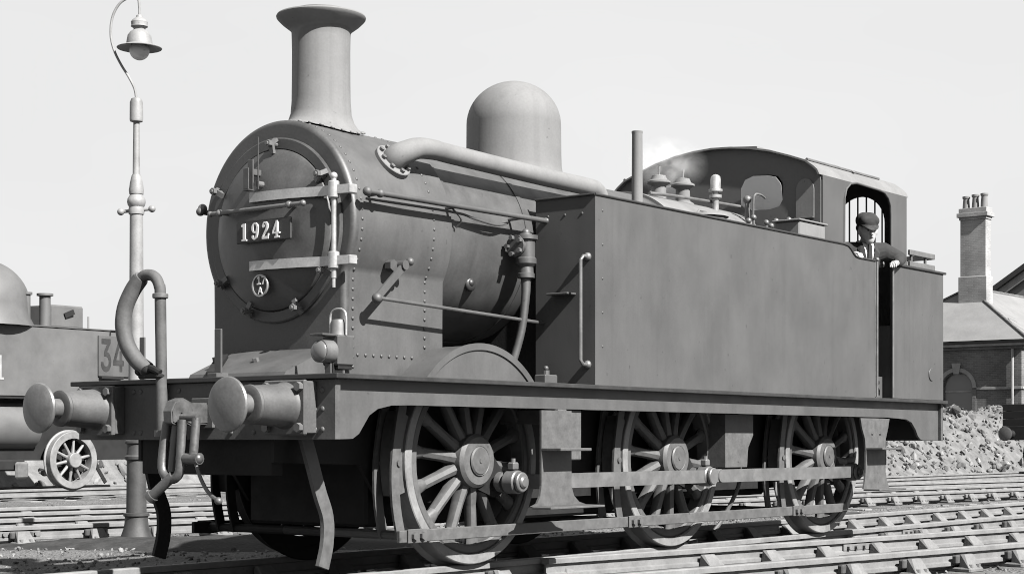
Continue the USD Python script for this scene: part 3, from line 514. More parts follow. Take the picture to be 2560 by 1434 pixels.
for s in (-1, 1):
    pan = Polygon([(s * .85, 2.80), (s * 1.025, 2.80)] + [(s * (.9375 + .0875 * math.cos(t)), 3.04 + .10 * math.sin(t)) for t in np.linspace(0, PI, 12)])
    P(fs, 'blank_panel', extr(pan.buffer(.0), 'yz', 4.478, 4.4895), 'top', smooth=False)
    P(fs, 'panel_ledge', cbox(4.455, 4.4895, s * .84, s * 1.03, 2.785, 2.80, .003), 'paint')
side = sbox(4.505, ZF + .01, 6.205, 3.161)
op = Polygon([(4.905, 2.40), (5.865, 2.40), (5.865, 2.95), (5.85, 3.04), (5.80, 3.105), (5.72, 3.145), (5.62, 3.155), (5.15, 3.165), (5.03, 3.145), (4.95, 3.09), (4.912, 3.0)])
side = side.difference(op).difference(sbox(4.905, ZF, 5.865, 2.41))
for s in (-1, 1):
    cs = P(LOCO, 'cab_side', extr(side, 'xz', s * (W2 - .014), s * W2), 'tank', smooth=False)
    oo = list(op.exterior.coords)[:-1]; path = [(x, s * (W2 + .002), z) for x, z in oo[1:] + oo[:1] if z > 2.3]
    P(cs, 'opening_beading', tube(path, .010, 8), 'paint')
back = inner.intersection(sbox(-2, ZF + .01, 2, 4))
for s in (-1, 1):
    aw = Polygon([(s * .36, 2.50), (s * .88, 2.50)] + [(s * (.62 + .26 * math.cos(t)), 2.93 + .27 * math.sin(t)) for t in np.linspace(0, PI, 20)])
    back = back.difference(aw)
bk = P(LOCO, 'cab_back', extr(back, 'yz', 6.185, 6.204), 'paint', smooth=False)
for s in (-1, 1):
    for y in (.415, .505, .595, .685, .775, .85):
        h = 2.93 + .27 * math.sqrt(max(0, 1 - ((y - .62) / .26) ** 2))
        P(bk, 'guard_bar', cyl((6.195, s * y, 2.49), (6.195, s * y, h + .01), .0085, n=8), 'black')
P(LOCO, 'cab_floor', cbox(4.5, 6.2, -1.085, 1.085, 1.30, 1.33, .004), 'under')
P(LOCO, 'backhead', [cbox(4.506, 4.62, -.68, .68, 1.33, 2.8, .05), cyl((4.62, 0, 1.85), (4.65, 0, 1.85), .2, n=20), cyl((4.62, .25, 2.4), (4.66, .25, 2.4), .07, n=16)], 'under')
# bunker
ZB = 2.458
bk2 = P(LOCO, 'bunker', [cbox(5.66, 6.789, -YT + .021, YT - .021, ZF + .001, 1.9, .004), cbox(6.21, 6.789, -YT + .021, YT - .021, 1.9, ZB - .01, .004), cbox(5.650, 6.790, -YT, -YT + .02, ZF + .001, ZB, .004), cbox(5.650, 6.790, YT - .02, YT, ZF + .001, ZB, .004)], 'tank', smooth=False)
P(bk2, 'edge_beading', [cbox(5.645, 6.83, s * (YT - .02), s * (YT + .016), ZB, ZB + .022, .004) for s in (-1, 1)] + [cbox(6.785, 6.83, -YT + .02, YT - .02, ZB, ZB + .022, .004)], 'black')
for z in (2.525, 2.635):
    P(bk2, 'coal_rail', [cbox(6.225, 6.79, s * 1.115 - .014, s * 1.115 + .014, z - .026, z + .026, .005) for s in (-1, 1)] + [cbox(6.775, 6.803, -1.10, 1.10, z - .026, z + .026, .005)], 'rod')
P(bk2, 'rail_post', [cbox(x - .012, x + .012, s * 1.10 - .012, s * 1.10 + .012, 2.45, 2.66, .003) for x in (6.30, 6.62) for s in (-1, 1)], 'rod')
cl = []
for k in range(60):
    m = trimesh.creation.icosphere(1, 1.0); m.vertices *= R.uniform(.7, 1.2, (len(m.vertices), 1)); cl.append(mv(remap(m, np.diag(R.uniform(.05, .10, 3))), R.uniform(6.28, 6.72), R.uniform(-1.0, 1.0), 2.44 + R.uniform(0, .09)))
P(bk2, 'coal', cl, 'coal', smooth=False, kind='stuff')
P(bk2, 'patch_disc', [cyl((6.51, -YT - .001, 1.475), (6.51, -YT - .009, 1.475), .062, n=28, c=.003)], 'tank')

# wheels, axles, cranks and rods
AXL = (0.0, 2.485, 5.02); CR = np.array([.225, -.145]); RW = .6985
for ax_ in AXL:
    P(LOCO, 'axle', cyl((ax_, -.70, RW), (ax_, .70, RW), .085, n=20), 'under')
    for s in (-1, 1):
        f = lambda m: m if s < 0 else mir(m); wm = 'wheel' if s < 0 else 'under'  # far wheels are near-black: shade put into their colour
        cr = CR if s < 0 else np.array([-CR[1], CR[0]])
        at = (ax_, 0, RW)
        w = P(LOCO, 'wheel', f(lathe([(.566, -.715), (.628, -.715), (.628, -.815), (.612, -.825), (.575, -.825), (.562, -.815), (.566, -.715)], 'y', at, 64)), wm, smooth=25)
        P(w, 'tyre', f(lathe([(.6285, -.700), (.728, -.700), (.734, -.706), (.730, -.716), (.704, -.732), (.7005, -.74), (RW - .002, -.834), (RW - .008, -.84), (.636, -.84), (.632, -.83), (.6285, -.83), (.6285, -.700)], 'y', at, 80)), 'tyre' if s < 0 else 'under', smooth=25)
        for k in range(14):
            t = (k + .5) * 2 * PI / 14 + .1
            d = np.array([math.cos(t), 0, math.sin(t)]); tg = np.array([-math.sin(t), 0, math.cos(t)]); rg = []
            for rr, wt, wd, yy in ((.165, .046, .056, -.785), (.30, .038, .046, -.778), (.48, .040, .040, -.772), (.565, .058, .040, -.770)):
                for a in np.arange(8) * PI / 4: rg.append(np.array(at) + d * rr + tg * wt * math.cos(a) + np.array([0, yy + wd * math.sin(a), 0]))
            rg = np.array(rg); ms = [trimesh.convex.convex_hull(rg[8 * q:8 * q + 16]) for q in range(3)]
            P(w, 'spoke', f(cat(ms)), wm, smooth=40)
        hub = union_all([circ(ax_, RW, .172, 24), circ(ax_ + cr[0], RW + cr[1], .105, 20)]).convex_hull
        hb_ = P(w, 'hub', f(cat([cyl((ax_, -.70, RW), (ax_, -.885, RW), .186, .182, n=36, c=.022), cyl((ax_, -.884, RW), (ax_, -.902, RW), .10, n=28, c=.012), cyl((ax_, -.902, RW), (ax_, -.907, RW), .016, n=10)])), wm, smooth=28)
        P(hb_, 'crank_boss', f(extr(hub, 'xz', -.70, -.845)), 'under', smooth=28)  # boss is near-black, its shade put into the colour
        P(w, 'crank_pin', f(cat([cyl((ax_ + cr[0], -.86, RW + cr[1]), (ax_ + cr[0], -1.07, RW + cr[1]), .048, n=16), cyl((ax_ + cr[0], -.885, RW + cr[1]), (ax_ + cr[0], -.93, RW + cr[1]), .07, n=20), cyl((ax_ + cr[0], -1.055, RW + cr[1]), (ax_ + cr[0], -1.085, RW + cr[1]), .068, n=20, c=.006)])), 'rod')
for s in (-1, 1):
    f = lambda m: m if s < 0 else mir(m); wm = 'wheel' if s < 0 else 'under'  # far-side brake gear, steps and irons coloured near-black as shade
    cr = CR if s < 0 else np.array([-CR[1], CR[0]]); zz = RW + cr[1]
    for (xa, xb) in ((AXL[0], AXL[1]), (AXL[1], AXL[2])):
        xa, xb = xa + cr[0], xb + cr[0]
        bar = Polygon([(xa, zz - .05), (xa + .5, zz - .052), (xb - .5, zz - .052), (xb, zz - .05), (xb, zz + .05), (xb - .5, zz + .052), (xa + .5, zz + .052), (xa, zz + .05)])
        P(LOCO, 'coupling_rod', f(cat([extr(bar.difference(circ(xa, zz, .08)).difference(circ(xb, zz, .08)), 'xz', -1.0, -1.04)])), 'rod', smooth=False)
    for k, xa in enumerate(AXL):
        x = xa + cr[0]
        b = P(LOCO, 'rod_end', f(cat([cyl((x, -.955, zz), (x, -1.05, zz), .080, n=28, c=.008), cbox(x - .03, x + .03, -1.03, -.97, zz + .08, zz + .135, .01), cyl((x, -1.0, zz + .13), (x, -1.0, zz + .16), .016, n=8)])), 'rod')
        if k == 1: P(b, 'knuckle', f(cat([cyl((x + .17, -.985, zz), (x + .17, -1.055, zz), .05, n=16), cbox(x + .05, x + .2, -1.045, -.99, zz - .055, zz + .055, .01)])), 'rod')
        if k != 1: P(b, 'pin_collar', f(cyl((x, -1.086, zz), (x, -1.105, zz), .042, .036, n=16, c=.006)), 'rod')
    # brake gear: block, hanger, pull rod
    for xa in AXL:
        t = np.linspace(2.72, 3.42, 10)
        blk = Polygon([(xa + .712 * math.cos(q), RW + .712 * math.sin(q)) for q in t] + [(xa + .80 * math.cos(q), RW + .80 * math.sin(q)) for q in t[::-1]])
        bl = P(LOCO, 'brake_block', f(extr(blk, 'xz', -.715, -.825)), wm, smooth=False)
        P(bl, 'hanger', f(cat([tube([(xa - .70, y, 1.17), (xa - .765, y, .90), (xa - .80, y, .66), (xa - .79, y, .42), (xa - .74, y, .21)], .04, 4, 3, flat=(.075, .018, (0, 1, 0))) for y in (-.84, -.69)] + [cyl((xa - .77, -.86, .69), (xa - .77, -.67, .69), .022, n=10), cyl((xa - .745, -.97, .23), (xa - .745, .2, .23), .03, n=12)])), wm, smooth=False)
    pr = P(LOCO, 'brake_pull_rod', f(cbox(-.90, 5.22, -.975, -.945, .190, .268, .004)), wm, smooth=False)
    for x in (AXL[1] - .745, AXL[0] - .745, AXL[2] - .745):
        P(pr, 'joint', f(cat([cbox(x - .09, x + .09, -.990, -.976, .185, .275, .004), hexnut((x - .04, -.990, .23), (0, -1, 0), .026, .022), hexnut((x + .04, -.990, .23), (0, -1, 0), .026, .022)])), wm, smooth=False)
    # footsteps
    st = Polygon([(.285, 1.04), (.63, 1.04), (.63, .52), (.66, .455), (.72, .412), (.80, .392), (.174, .392), (.235, .41), (.27, .46), (.285, .53)])
    s1 = P(LOCO, 'footstep', f(extr(st, 'xz', -1.180, -1.196)), wm, smooth=False)
    P(s1, 'tread', f(cat([cbox(.285, .64, -1.36, -1.1965, .765, .785, .004), extr(Polygon([(.29, .785), (.32, .80), (.38, .80), (.42, .815), (.47, .815), (.50, .80), (.60, .80), (.63, .785)]), 'xz', -1.1965, -1.20)])), wm, smooth=False)
    P(s1, 'tread', f(cbox(.174, .80, -1.36, -1.1965, .375, .3915, .004)), wm, smooth=False)
    P(s1, 'bracket_box', f(cat([cbox(.632, .84, -1.13, -.98, .70, 1.05, .006), cbox(.50, .60, -1.179, -.66, .95, 1.05, .006)])), wm, smooth=False)
    st = Polygon([(5.04, 1.04), (5.63, 1.04), (5.60, .95), (5.555, .86), (5.545, .74), (5.55, .55), (5.575, .47), (5.625, .405), (5.10, .405), (5.125, .47), (5.14, .55), (5.145, .74), (5.125, .86), (5.07, .95)])
    s2 = P(LOCO, 'footstep', f(extr(st, 'xz', -1.180, -1.196)), wm, smooth=False)
    P(s2, 'tread', f(cbox(5.15, 5.54, -1.36, -1.1965, .755, .775, .004)), wm, smooth=False)
    P(s2, 'tread', f(cbox(5.09, 5.64, -1.36, -1.1965, .388, .4045, .004)), wm, smooth=False)
    P(s2, 'rivets', f(rivets([(5.27, -1.196, .90), (5.43, -1.196, .90)], [(0, -1, 0)] * 2, .016)), 'black')
    P(LOCO, 'sand_box', f(cat([extr(Polygon([(3.05, 1.05), (3.50, 1.05), (3.50, .88), (3.42, .78), (3.40, .62), (3.05, .62)]), 'xz', -.98, -.80)])), wm, smooth=False)
    P(LOCO, 'sand_pipe', f(tube([(3.42, -.9, .62), (3.46, -.86, .45), (3.36, -.78, .2), (3.26, -.75, .09)], .018, 8, 4)), wm)
    # guard irons before the leading wheels
    P(LOCO, 'guard_iron', f(tube([(-1.46, -.66, .95), (-1.46, -.74, .74), (-1.40, -.76, .52), (-1.335, -.76, .36), (-1.335, -.76, .20), (-1.375, -.76, .055)], .04, 4, 5, flat=(.10, .028, (0, 1, 0)))), wm, smooth=50)
    P(LOCO, 'guard_bolt', f(hexnut((-1.49, -.70, .86), (-1, 0, 0), .02, .02)), wm)

# drawgear and vacuum hose
hk = Polygon([(-1.70, 1.05), (-1.88, 1.05), (-1.96, 1.075), (-2.02, 1.06), (-2.055, 1.01), (-2.05, .955), (-2.0, .945), (-1.985, .965), (-2.0, .99), (-1.985, 1.01), (-1.95, 1.0), (-1.93, .96), (-1.88, .945), (-1.70, .955)])
hk = affinity.scale(hk, .84, 1.08, origin=(-1.70, 1.0))
dh = P(LOCO, 'draw_hook', [extr(hk.buffer(.014), 'xz', -.105, -.035), extr(hk.buffer(.004), 'xz', -.112, -.028)], 'drawgear', smooth=30)
P(dh, 'plate', cbox(-1.725, -1.701, -.16, .04, .91, 1.10, .006), 'beam')
def link(c, w, h, r, tilt, yaw_=0):
    pts = [(w * math.cos(t), 0, (h if math.sin(t) > 0 else -h) + w * math.sin(t)) for t in np.linspace(0, 2 * PI, 33)]
    m = tube(pts, r, 10); return mv(rot(rot(m, (0, 1, 0), tilt), (0, 0, 1), yaw_), *c)
cp = P(LOCO, 'screw_coupling', [tube([(-1.93, -0.240, .97), (-1.95, -0.245, .80), (-1.955, -0.240, .73)], .027, 10), tube([(-1.93, -0.065, .97), (-1.95, -0.050, .70), (-1.96, -0.055, .64)], .027, 10), cyl((-1.93, -0.260, .975), (-1.93, -0.040, .975), .024, n=10), cyl((-1.955, -0.300, .725), (-1.955, -0.120, .725), .036, n=12), ball((-1.955, -0.280, .725), .036), ball((-1.955, -0.150, .715), .040)], 'drawgear', smooth=40)
P(cp, 'shackle', [tube([(-1.955, -0.145, .96), (-1.97, -0.150, .75), (-1.975, -0.140, .64), (-1.98, -0.090, .60), (-1.985, -0.030, .615), (-1.98, 0.010, .67), (-1.96, 0.020, .80), (-1.94, 0.010, .95)], .030, 10, 3)], 'drawgear', smooth=40)
P(cp, 'tommy_bar', [cyl((-1.98, -0.090, .62), (-2.02, 0.050, .50), .032, n=14), cyl((-2.02, 0.050, .50), (-2.027, 0.075, .48), .042, n=14)], 'drawgear', smooth=40)
P(cp, 'lever', [tube([(-1.96, -0.270, .70), (-1.97, -0.330, .60), (-1.98, -0.410, .52), (-1.985, -0.500, .475)], .012, 8, 4), ball((-1.985, -0.500, .475), .024)], 'drawgear', smooth=40)
vsh = lambda m: mv(m, 0, .155, 0)
vp = P(LOCO, 'vacuum_pipe', vsh(tube([(-1.745, .135, .88), (-1.75, .135, 1.2), (-1.76, .135, 1.75), (-1.76, .14, 1.80), (-1.762, .165, 1.855), (-1.765, .21, 1.885), (-1.77, .27, 1.888), (-1.775, .31, 1.865)], .036, 16, 4)), 'rubber', smooth=40)
for m in (cyl((-1.76, .135, 1.735), (-1.76, .135, 1.765), .05, n=18, c=.004), cyl((-1.7445, .135, .86), (-1.7445, .135, .90), .05, n=16), cyl((-1.772, .30, 1.875), (-1.78, .335, 1.845), .048, n=16)): P(vp, 'collar', vsh(m), 'rod')
P(vp, 'hose', vsh(tube([(-1.775, .31, 1.868), (-1.80, .36, 1.79), (-1.825, .40, 1.68), (-1.835, .405, 1.56), (-1.825, .375, 1.44), (-1.80, .31, 1.34), (-1.77, .245, 1.285)], .052, 16, 5)), 'rubber', smooth=40)
P(vp, 'hose_coupling', vsh(cat([ball((-1.77, .235, 1.28), .055, (1, 1, .8)), tube([(-1.77, .25, 1.30), (-1.80, .15, 1.285), (-1.79, .10, 1.262)], .022, 8, 3), cbox(-1.81, -1.74, .10, .30, ZF + .001, 1.262, .01), ball((-1.80, .29, 1.275), .03)])), 'under')
P(vp, 'dummy_plug', [tube([(-1.79, .10, .99), (-1.82, .05, 1.03), (-1.85, .06, .94), (-1.83, .09, .87), (-1.78, .12, .86)], .045, 12, 4)], 'rod', smooth=40)
P(LOCO, 'hand_rail_knob', [ball((-.97, .78, 2.43), .032)], 'rod')

# headlamp on its bracket
HL = thing('headlamp', 'small oil headlamp with round lens and wire handle on the front running plate', 'lamp', (-1.45, -.93, 1.27))
P(HL, 'body', cbox(-1.48, -1.34, -1.0, -.86, 1.285, 1.47, .01), 'paint')
P(HL, 'chimney', lathe([(0, 1.47), (.055, 1.47), (.05, 1.50), (.048, 1.545), (.04, 1.565), (0, 1.57)], 'z', (-1.41, -.93, 0), 20), 'rod')
P(HL, 'hood', [cbox(-1.60, -1.48, -.985, -.875, 1.462, 1.474, .002)], 'paint')
P(HL, 'lens_barrel', cyl((-1.48, -.93, 1.37), (-1.575, -.93, 1.37), .070, n=28), 'buffer')
P(HL, 'lens', ball((-1.57, -.93, 1.37), .064, (.5, 1, 1), 3), 'darkglass', smooth=True)
P(HL, 'handle', tube([(-1.41, -.995, 1.47), (-1.41, -.995, 1.58), (-1.41, -.975, 1.62), (-1.41, -.93, 1.632), (-1.41, -.885, 1.62), (-1.41, -.865, 1.58), (-1.41, -.865, 1.47)], .007, 8, 4), 'bright')
P(HL, 'foot', [cbox(-1.47, -1.35, -.99, -.87, 1.262, 1.285, .004), cbox(-1.487, -1.47, -.96, -.90, 1.24, 1.33, .002)], 'under')

# ------------------------------------------------------------------ gas lamp post behind the front buffers
LP = thing('lamp_post', 'tall grey cast-iron yard lamp post with swan-neck arm behind the front buffers', 'lamp post', (2.1, 5.2, -.26))
P(LP, 'base', lathe([(0, -.30), (.17, -.30), (.165, -.16), (.15, -.10), (.122, -.02), (.112, .06), (.112, .085), (.128, .095), (.128, .118), (.108, .125), (0, .125)], 'z', (2.1, 5.2, 0), 28), 'lampbase')
P(LP, 'lower_column', lathe([(0, .125), (.100, .125), (.094, .62), (.094, .64), (.113, .655), (.116, .68), (.098, .70), (.094, .76), (.094, .80), (.112, .815), (.112, .835), (.09, .85), (.086, .90), (0, .90)], 'z', (2.1, 5.2, 0), 28), 'lampbase')
P(LP, 'column', lathe([(0, .90), (.084, .90), (.070, 2.2), (.064, 3.14), (.07, 3.15), (.084, 3.17), (.092, 3.20), (.088, 3.23), (.07, 3.26), (.062, 3.275), (.07, 3.28), (.074, 3.32), (.062, 3.40), (.048, 3.46), (.036, 3.48), (.031, 3.99), (.062, 4.0), (.066, 4.02), (.064, 4.19), (.05, 4.225), (.018, 4.24), (0, 4.24)], 'z', (2.1, 5.2, 0), 24), 'lamp')
U = np.array([.615, -.788]); LPt = lambda s, z: (2.1 + U[0] * s, 5.2 + U[1] * s, z)
P(LP, 'ladder_bar', [cyl(LPt(-.155, 3.105), LPt(.155, 3.135), .017, n=10), ball(LPt(-.155, 3.105), .036), ball(LPt(.155, 3.135), .036), lathe([(0, 3.08), (.075, 3.08), (.08, 3.12), (.07, 3.16), (0, 3.16)], 'z', (2.1, 5.2, 0), 16)], 'lamp')
P(LP, 'swan_neck', tube([LPt(*q) for q in ((0, 4.23), (-.02, 4.33), (-.075, 4.44), (-.15, 4.56), (-.215, 4.69), (-.25, 4.82), (-.252, 4.95), (-.225, 5.07), (-.165, 5.17), (-.09, 5.22), (-.02, 5.235), (.02, 5.21), (.03, 5.12))], .0125, 10, 4), 'lamp')
hx, hy, _ = LPt(.03, 0)
ls = P(LP, 'lamp_head', lathe([(0, 5.13), (.012, 5.13), (.012, 5.06), (.03, 5.05), (.035, 5.03), (.07, 5.005), (.083, 4.985), (.080, 4.95), (.084, 4.94), (.06, 4.925), (.055, 4.91), (.09, 4.885), (.115, 4.85), (.128, 4.78), (.13, 4.762), (.212, 4.735), (.222, 4.728), (.218, 4.722), (.13, 4.745), (.12, 4.75), (0, 4.79)], 'z', (hx, hy, 0), 32), 'lamp', smooth=35)
P(ls, 'glass_globe', mv(remap(trimesh.creation.icosphere(3, .098), np.diag([1, 1, .95])), hx, hy, 4.70), 'white', smooth=True)

# ------------------------------------------------------------------ grey locomotive at the left edge
FY = 16.8
FL = thing('locomotive', 'grey tank locomotive half out of view at the left edge on a far track', 'locomotive', (8, FY + 1.3, 0))
ft = P(FL, 'side_tank', cbox(2.5, 11.5, FY, FY + .7, 1.62, 2.85, .012), 'farloco')
P(ft, 'edge_beading', cbox(2.5, 11.52, FY - .02, FY + .02, 2.85, 2.875, .004), 'paint')
P(ft, 'rear_panel', cbox(9.6, 11.5, FY + .71, FY + 2.6, 1.62, 2.83, .012), 'farloco')
P(FL, 'boiler', cyl((0, FY + 1.3, 2.45), (9.5, FY + 1.3, 2.45), .72, n=48), 'farloco')
P(FL, 'dome', lathe([(.95, 2.85), (.88, 3.0), (.86, 3.2)] + [(.86 * math.cos(t), 3.25 + .78 * math.sin(t)) for t in np.linspace(0, PI / 2, 14)], 'z', (8.80, FY + .75, 0), 40), 'farloco')
for x, r in ((9.33, .07), (9.72, .10)):
    P(FL, 'safety_valve', lathe([(0, 2.8), (r, 2.8), (r, 3.40), (r * 1.45, 3.41), (r * 1.45, 3.45), (0, 3.46)], 'z', (x, FY + .12, 0), 16), 'farloco')
P(FL, 'valve_casing', [cbox(9.28, 9.70, FY + .15, FY + .75, 2.86, 3.22, .02)], 'under')
hb = P(FL, 'toolbox', cbox(9.82, 10.55, FY + .1, FY + .8, 2.86, 3.27, .03), 'farloco')
P(hb, 'handle', tube([(10.12, FY + .085, 3.08), (10.3, FY + .06, 3.16)], .04, flat=(.09, .03, (0, 1, 0))), 'under')
P(FL, 'running_plate', cbox(2.0, 12.2, FY - .02, FY + 2.65, 1.575, 1.61, .006), 'under')
P(FL, 'lower_casing', [cyl((2.4, FY + .45, 1.12), (9.62, FY + .45, 1.12), .44, n=40, c=.03)], 'farloco')
P(FL, 'frame_plate', [cbox(2.2, 12.0, FY + .3, FY + .34, .5, 1.57)], 'under')
P(FL, 'axlebox_spring', [cbox(8.7, 9.3, FY + .1, FY + .25, .32, .52, .03)], 'under')
P(FL, 'axlebox', [cbox(9.05, 9.32, FY + .02, FY + .10, .18, .48, .06)], 'rod')
for x in (10.26, 7.9):
    at = (x, FY + .13, .50)
    w = P(FL, 'wheel', lathe([(.39, -.13), (.505, -.13), (.515, -.12), (.515, 0), (.545, .01), (.545, .03), (.39, .03), (.39, -.13)], 'y', at, 48), 'tyre', smooth=25)
    for k in range(10):
        t = k * 2 * PI / 10 + .2; d = np.array([math.cos(t), 0, math.sin(t)])
        P(w, 'spoke', cyl(np.array(at) + d * .08 + (0, -.07, 0), np.array(at) + d * .40 + (0, -.06, 0), .034, .024, n=8), 'tyre')
    P(w, 'hub', cyl((x, FY + .16, .50), (x, FY - .05, .50), .135, n=24, c=.01), 'tyre')
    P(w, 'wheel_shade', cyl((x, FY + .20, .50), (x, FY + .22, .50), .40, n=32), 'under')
P(FL, 'guard_iron', tube([(10.78, FY + .1, .8), (10.82, FY + .1, .4), (11.04, FY + .1, .08)], .03, flat=(.07, .02, (0, 1, 0))), 'under')
P(FL, 'buffer_beam', cbox(12.0, 12.1, FY, FY + 2.6, .85, 1.57), 'under')
P(ft, 'tank_numeral', remap(extr(affinity.scale(SERIF['1'], .42, .42, origin=(0, 0)), 'xy', 0, .004), [[1, 0, 0], [0, 0, -1], [0, 1, 0.]], (8.58, FY - .001, 1.90)), 'faded', smooth=False, label='white painted numeral 1 on the tank side')
nb = P(FL, 'number_board', cbox(10.78, 11.56, FY - .035, FY - .002, 2.02, 2.76, .006), 'paint', label='board with large dark figures 34')
P(nb, 'digits', remap(meshkit.text_mesh('34', .56, .004, True), [[.56, 0, 0], [0, 0, -1], [0, 1, 0.]], (10.80, FY - .0355, 2.13)), 'black', smooth=False, label='dark figures 34')
P(nb, 'bracket', [cbox(10.8, 11.3, FY - .10, FY - .002, 1.97, 2.015)], 'under')
P(nb, 'handle', tube([(11.05, FY - .02, 2.76), (11.06, FY - .02, 2.86), (11.25, FY - .02, 2.86), (11.27, FY - .02, 2.76)], .012, 6), 'under')

# ------------------------------------------------------------------ wagon at the right edge
track('short siding under the dark wagon at the right edge', 8.44, 0, 16, 70, 1.505, far=3, phase=.2)
WG = thing('wagon', 'dark low goods wagon at the right edge, one round buffer showing', 'wagon', (40, 9.2, 0))
P(WG, 'headstock', cbox(37.12, 37.25, 8.05, 10.35, .88, 1.22, .01), 'under')
P(WG, 'sole_bar', [cbox(37.25, 43, y, y + .1, .88, 1.2) for y in (8.1, 10.2)][0], 'under')
P(WG, 'sole_bar', cbox(37.25, 43, 10.2, 10.3, .88, 1.2), 'under')
P(WG, 'floor', cbox(37.12, 43, 8.05, 10.35, 1.221, 1.27), 'under')
for k in range(3):
    z = 1.275 + .205 * k
    P(WG, 'end_plank', cbox(37.14, 37.19, 8.06, 10.34, z, z + .2, .008), 'under'); P(WG, 'side_plank', cbox(37.2, 43, 8.06, 8.11, z, z + .2, .008), 'under'); P(WG, 'side_plank', cbox(37.2, 43, 10.29, 10.34, z, z + .2, .008), 'under')
for y in (10.07, 8.33):
    b = P(WG, 'buffer', mv(lathe([(0, 0), (.15, .01), (.2, .03), (.19, .05), (0, .06)], 'x', n=28), 36.62, y, 1.05), 'beam')
    P(b, 'shank', cyl((36.67, y, 1.05), (37.12, y, 1.05), .06, .11, n=16), 'under')
for x in (38.2, 41.6):
    for y in (8.5, 9.9): P(WG, 'wheel', [lathe([(0, -.06), (.40, -.06), (.46, -.04), (.46, .06), (.49, .07), (0, .07)], 'y', (x, y, .46), 32)], 'under')

# ------------------------------------------------------------------ rubble banks
def bank(label, pts, half, h, seed):
    """mound along a polyline of (x, y, crest height)"""
    pts = np.array(pts, float); p = spline(pts, 40); t = np.gradient(p[:, :2], axis=0); t /= np.linalg.norm(t, axis=1, keepdims=True); nn = np.stack([t[:, 1], -t[:, 0]], 1)
    s = np.linspace(-1, 1, 61); V = np.zeros((len(p), len(s), 3))
    V[..., :2] = p[:, None, :2] + nn[:, None] * (s * half)[None, :, None]
    prof_ = np.clip(1.25 * (1 - np.abs(s) ** 1.3), 0, 1); V[..., 2] = -.45 + (p[:, 2:3] + .45) * prof_[None]
    q = V.reshape(-1, 3).copy()
    amp = (prof_[None] + 0 * V[..., 0]).reshape(-1)
    q[:, 2] += amp * (.8 * (meshkit.fbm(q * [.8, .8, 0], 4, seed) - .5) + .40 * (meshkit.noise(q * [2.6, 2.6, 0], seed + 1) - .5))
    a, b = len(p), len(s); i, j = np.meshgrid(np.arange(a - 1), np.arange(b - 1), indexing='ij')
    f = np.stack([i * b + j, i * b + j + 1, (i + 1) * b + j + 1, (i + 1) * b + j], -1).reshape(-1, 4)
    m = trimesh.Trimesh(q, np.vstack([f[:, [0, 1, 2]], f[:, [0, 2, 3]]]), process=False)
    if m.face_normals[:, 2].mean() < 0: m.invert()
    solo('rubble_bank', m, 'rubble', label, kind='structure', smooth=40); return m
B1 = bank('pale bank of broken rubble in front of the brick building', [(27, 19.5, .6), (34, 18.5, 1.7), (44, 17.5, 1.8), (56, 15.5, 1.85), (70, 13.5, 1.8), (80, 12, 1.2)], 3.6, 2, 11)
B2 = bank('pale bank of broken rubble behind the far locomotive', [(4, 24.5, .9), (10, 24, 1.5), (18, 23.6, 1.6), (26, 23.5, 1.4), (32, 23.5, .6)], 3.4, 2, 21)
def instancer(name, label, protos, pos, quat_seed, scales, mat):
    path = numbered('/World', name); pi = UsdGeom.PointInstancer.Define(stage, path); tg = []
    for k, m in enumerate(protos):
        q = usdkit.mesh(stage, f'{path}/stone_shape_{k}', m, M[mat], smooth=False); tg.append(q.GetPath())
    pi.CreatePrototypesRel().SetTargets(tg); r = np.random.default_rng(quat_seed); n = len(pos)
    q = r.normal(size=(n, 4)); q /= np.linalg.norm(q, axis=1, keepdims=True)
    pi.CreateProtoIndicesAttr(Vt.IntArray.FromNumpy(r.integers(0, len(protos), n).astype(np.int32)))
    pi.CreatePositionsAttr(Vt.Vec3fArray.FromNumpy(np.asarray(pos, np.float32))); pi.CreateScalesAttr(Vt.Vec3fArray.FromNumpy(np.asarray(scales, np.float32)))
    pi.CreateOrientationsAttr(Vt.QuathArray([Gf.Quath(*map(float, x)) for x in q]))
    data(pi.GetPrim(), label=label, kind='stuff')
def rock(seed):
    r = np.random.default_rng(seed); v = r.normal(size=(26, 3)); v /= np.linalg.norm(v, axis=1, keepdims=True); return trimesh.convex.convex_hull(v * r.uniform(.8, 1.05, (26, 1)) * r.uniform([.8, .6, .45], [1, .85, .7]) * .6)
rocks = [rock(k) for k in range(7)]
sp_ = []
for m, n in ((B1, 10000), (B2, 4000)):
    pts, fi = trimesh.sample.sample_surface(m, n, seed=5); pts = pts + (0, 0, .03); sp_.append(pts)
sp_ = np.vstack(sp_); sc = R.lognormal(-2.05, .55, (len(sp_), 1)) * R.uniform(.7, 1.3, (len(sp_), 3))
instancer('rubble_stones', 'loose pale stones and broken brick over the rubble banks', rocks, sp_, 3, np.minimum(sc, .75), 'rubble')
n = 13000; bx = np.concatenate([R.uniform(-6, 12, n), R.uniform(-6, 34, n // 2)]); by = np.concatenate([R.uniform(-5.5, 7, n), R.uniform(-5, 15, n // 2)])
bs = np.clip(R.lognormal(-3.7, .45, len(bx)), .01, .055)
instancer('ballast_stones', 'scattered small ballast stones between the tracks', rocks, np.stack([bx, by, ground_z(bx, by) + bs * .15], -1), 7, bs[:, None] * R.uniform(.8, 1.3, (len(bx), 3)), 'stone')
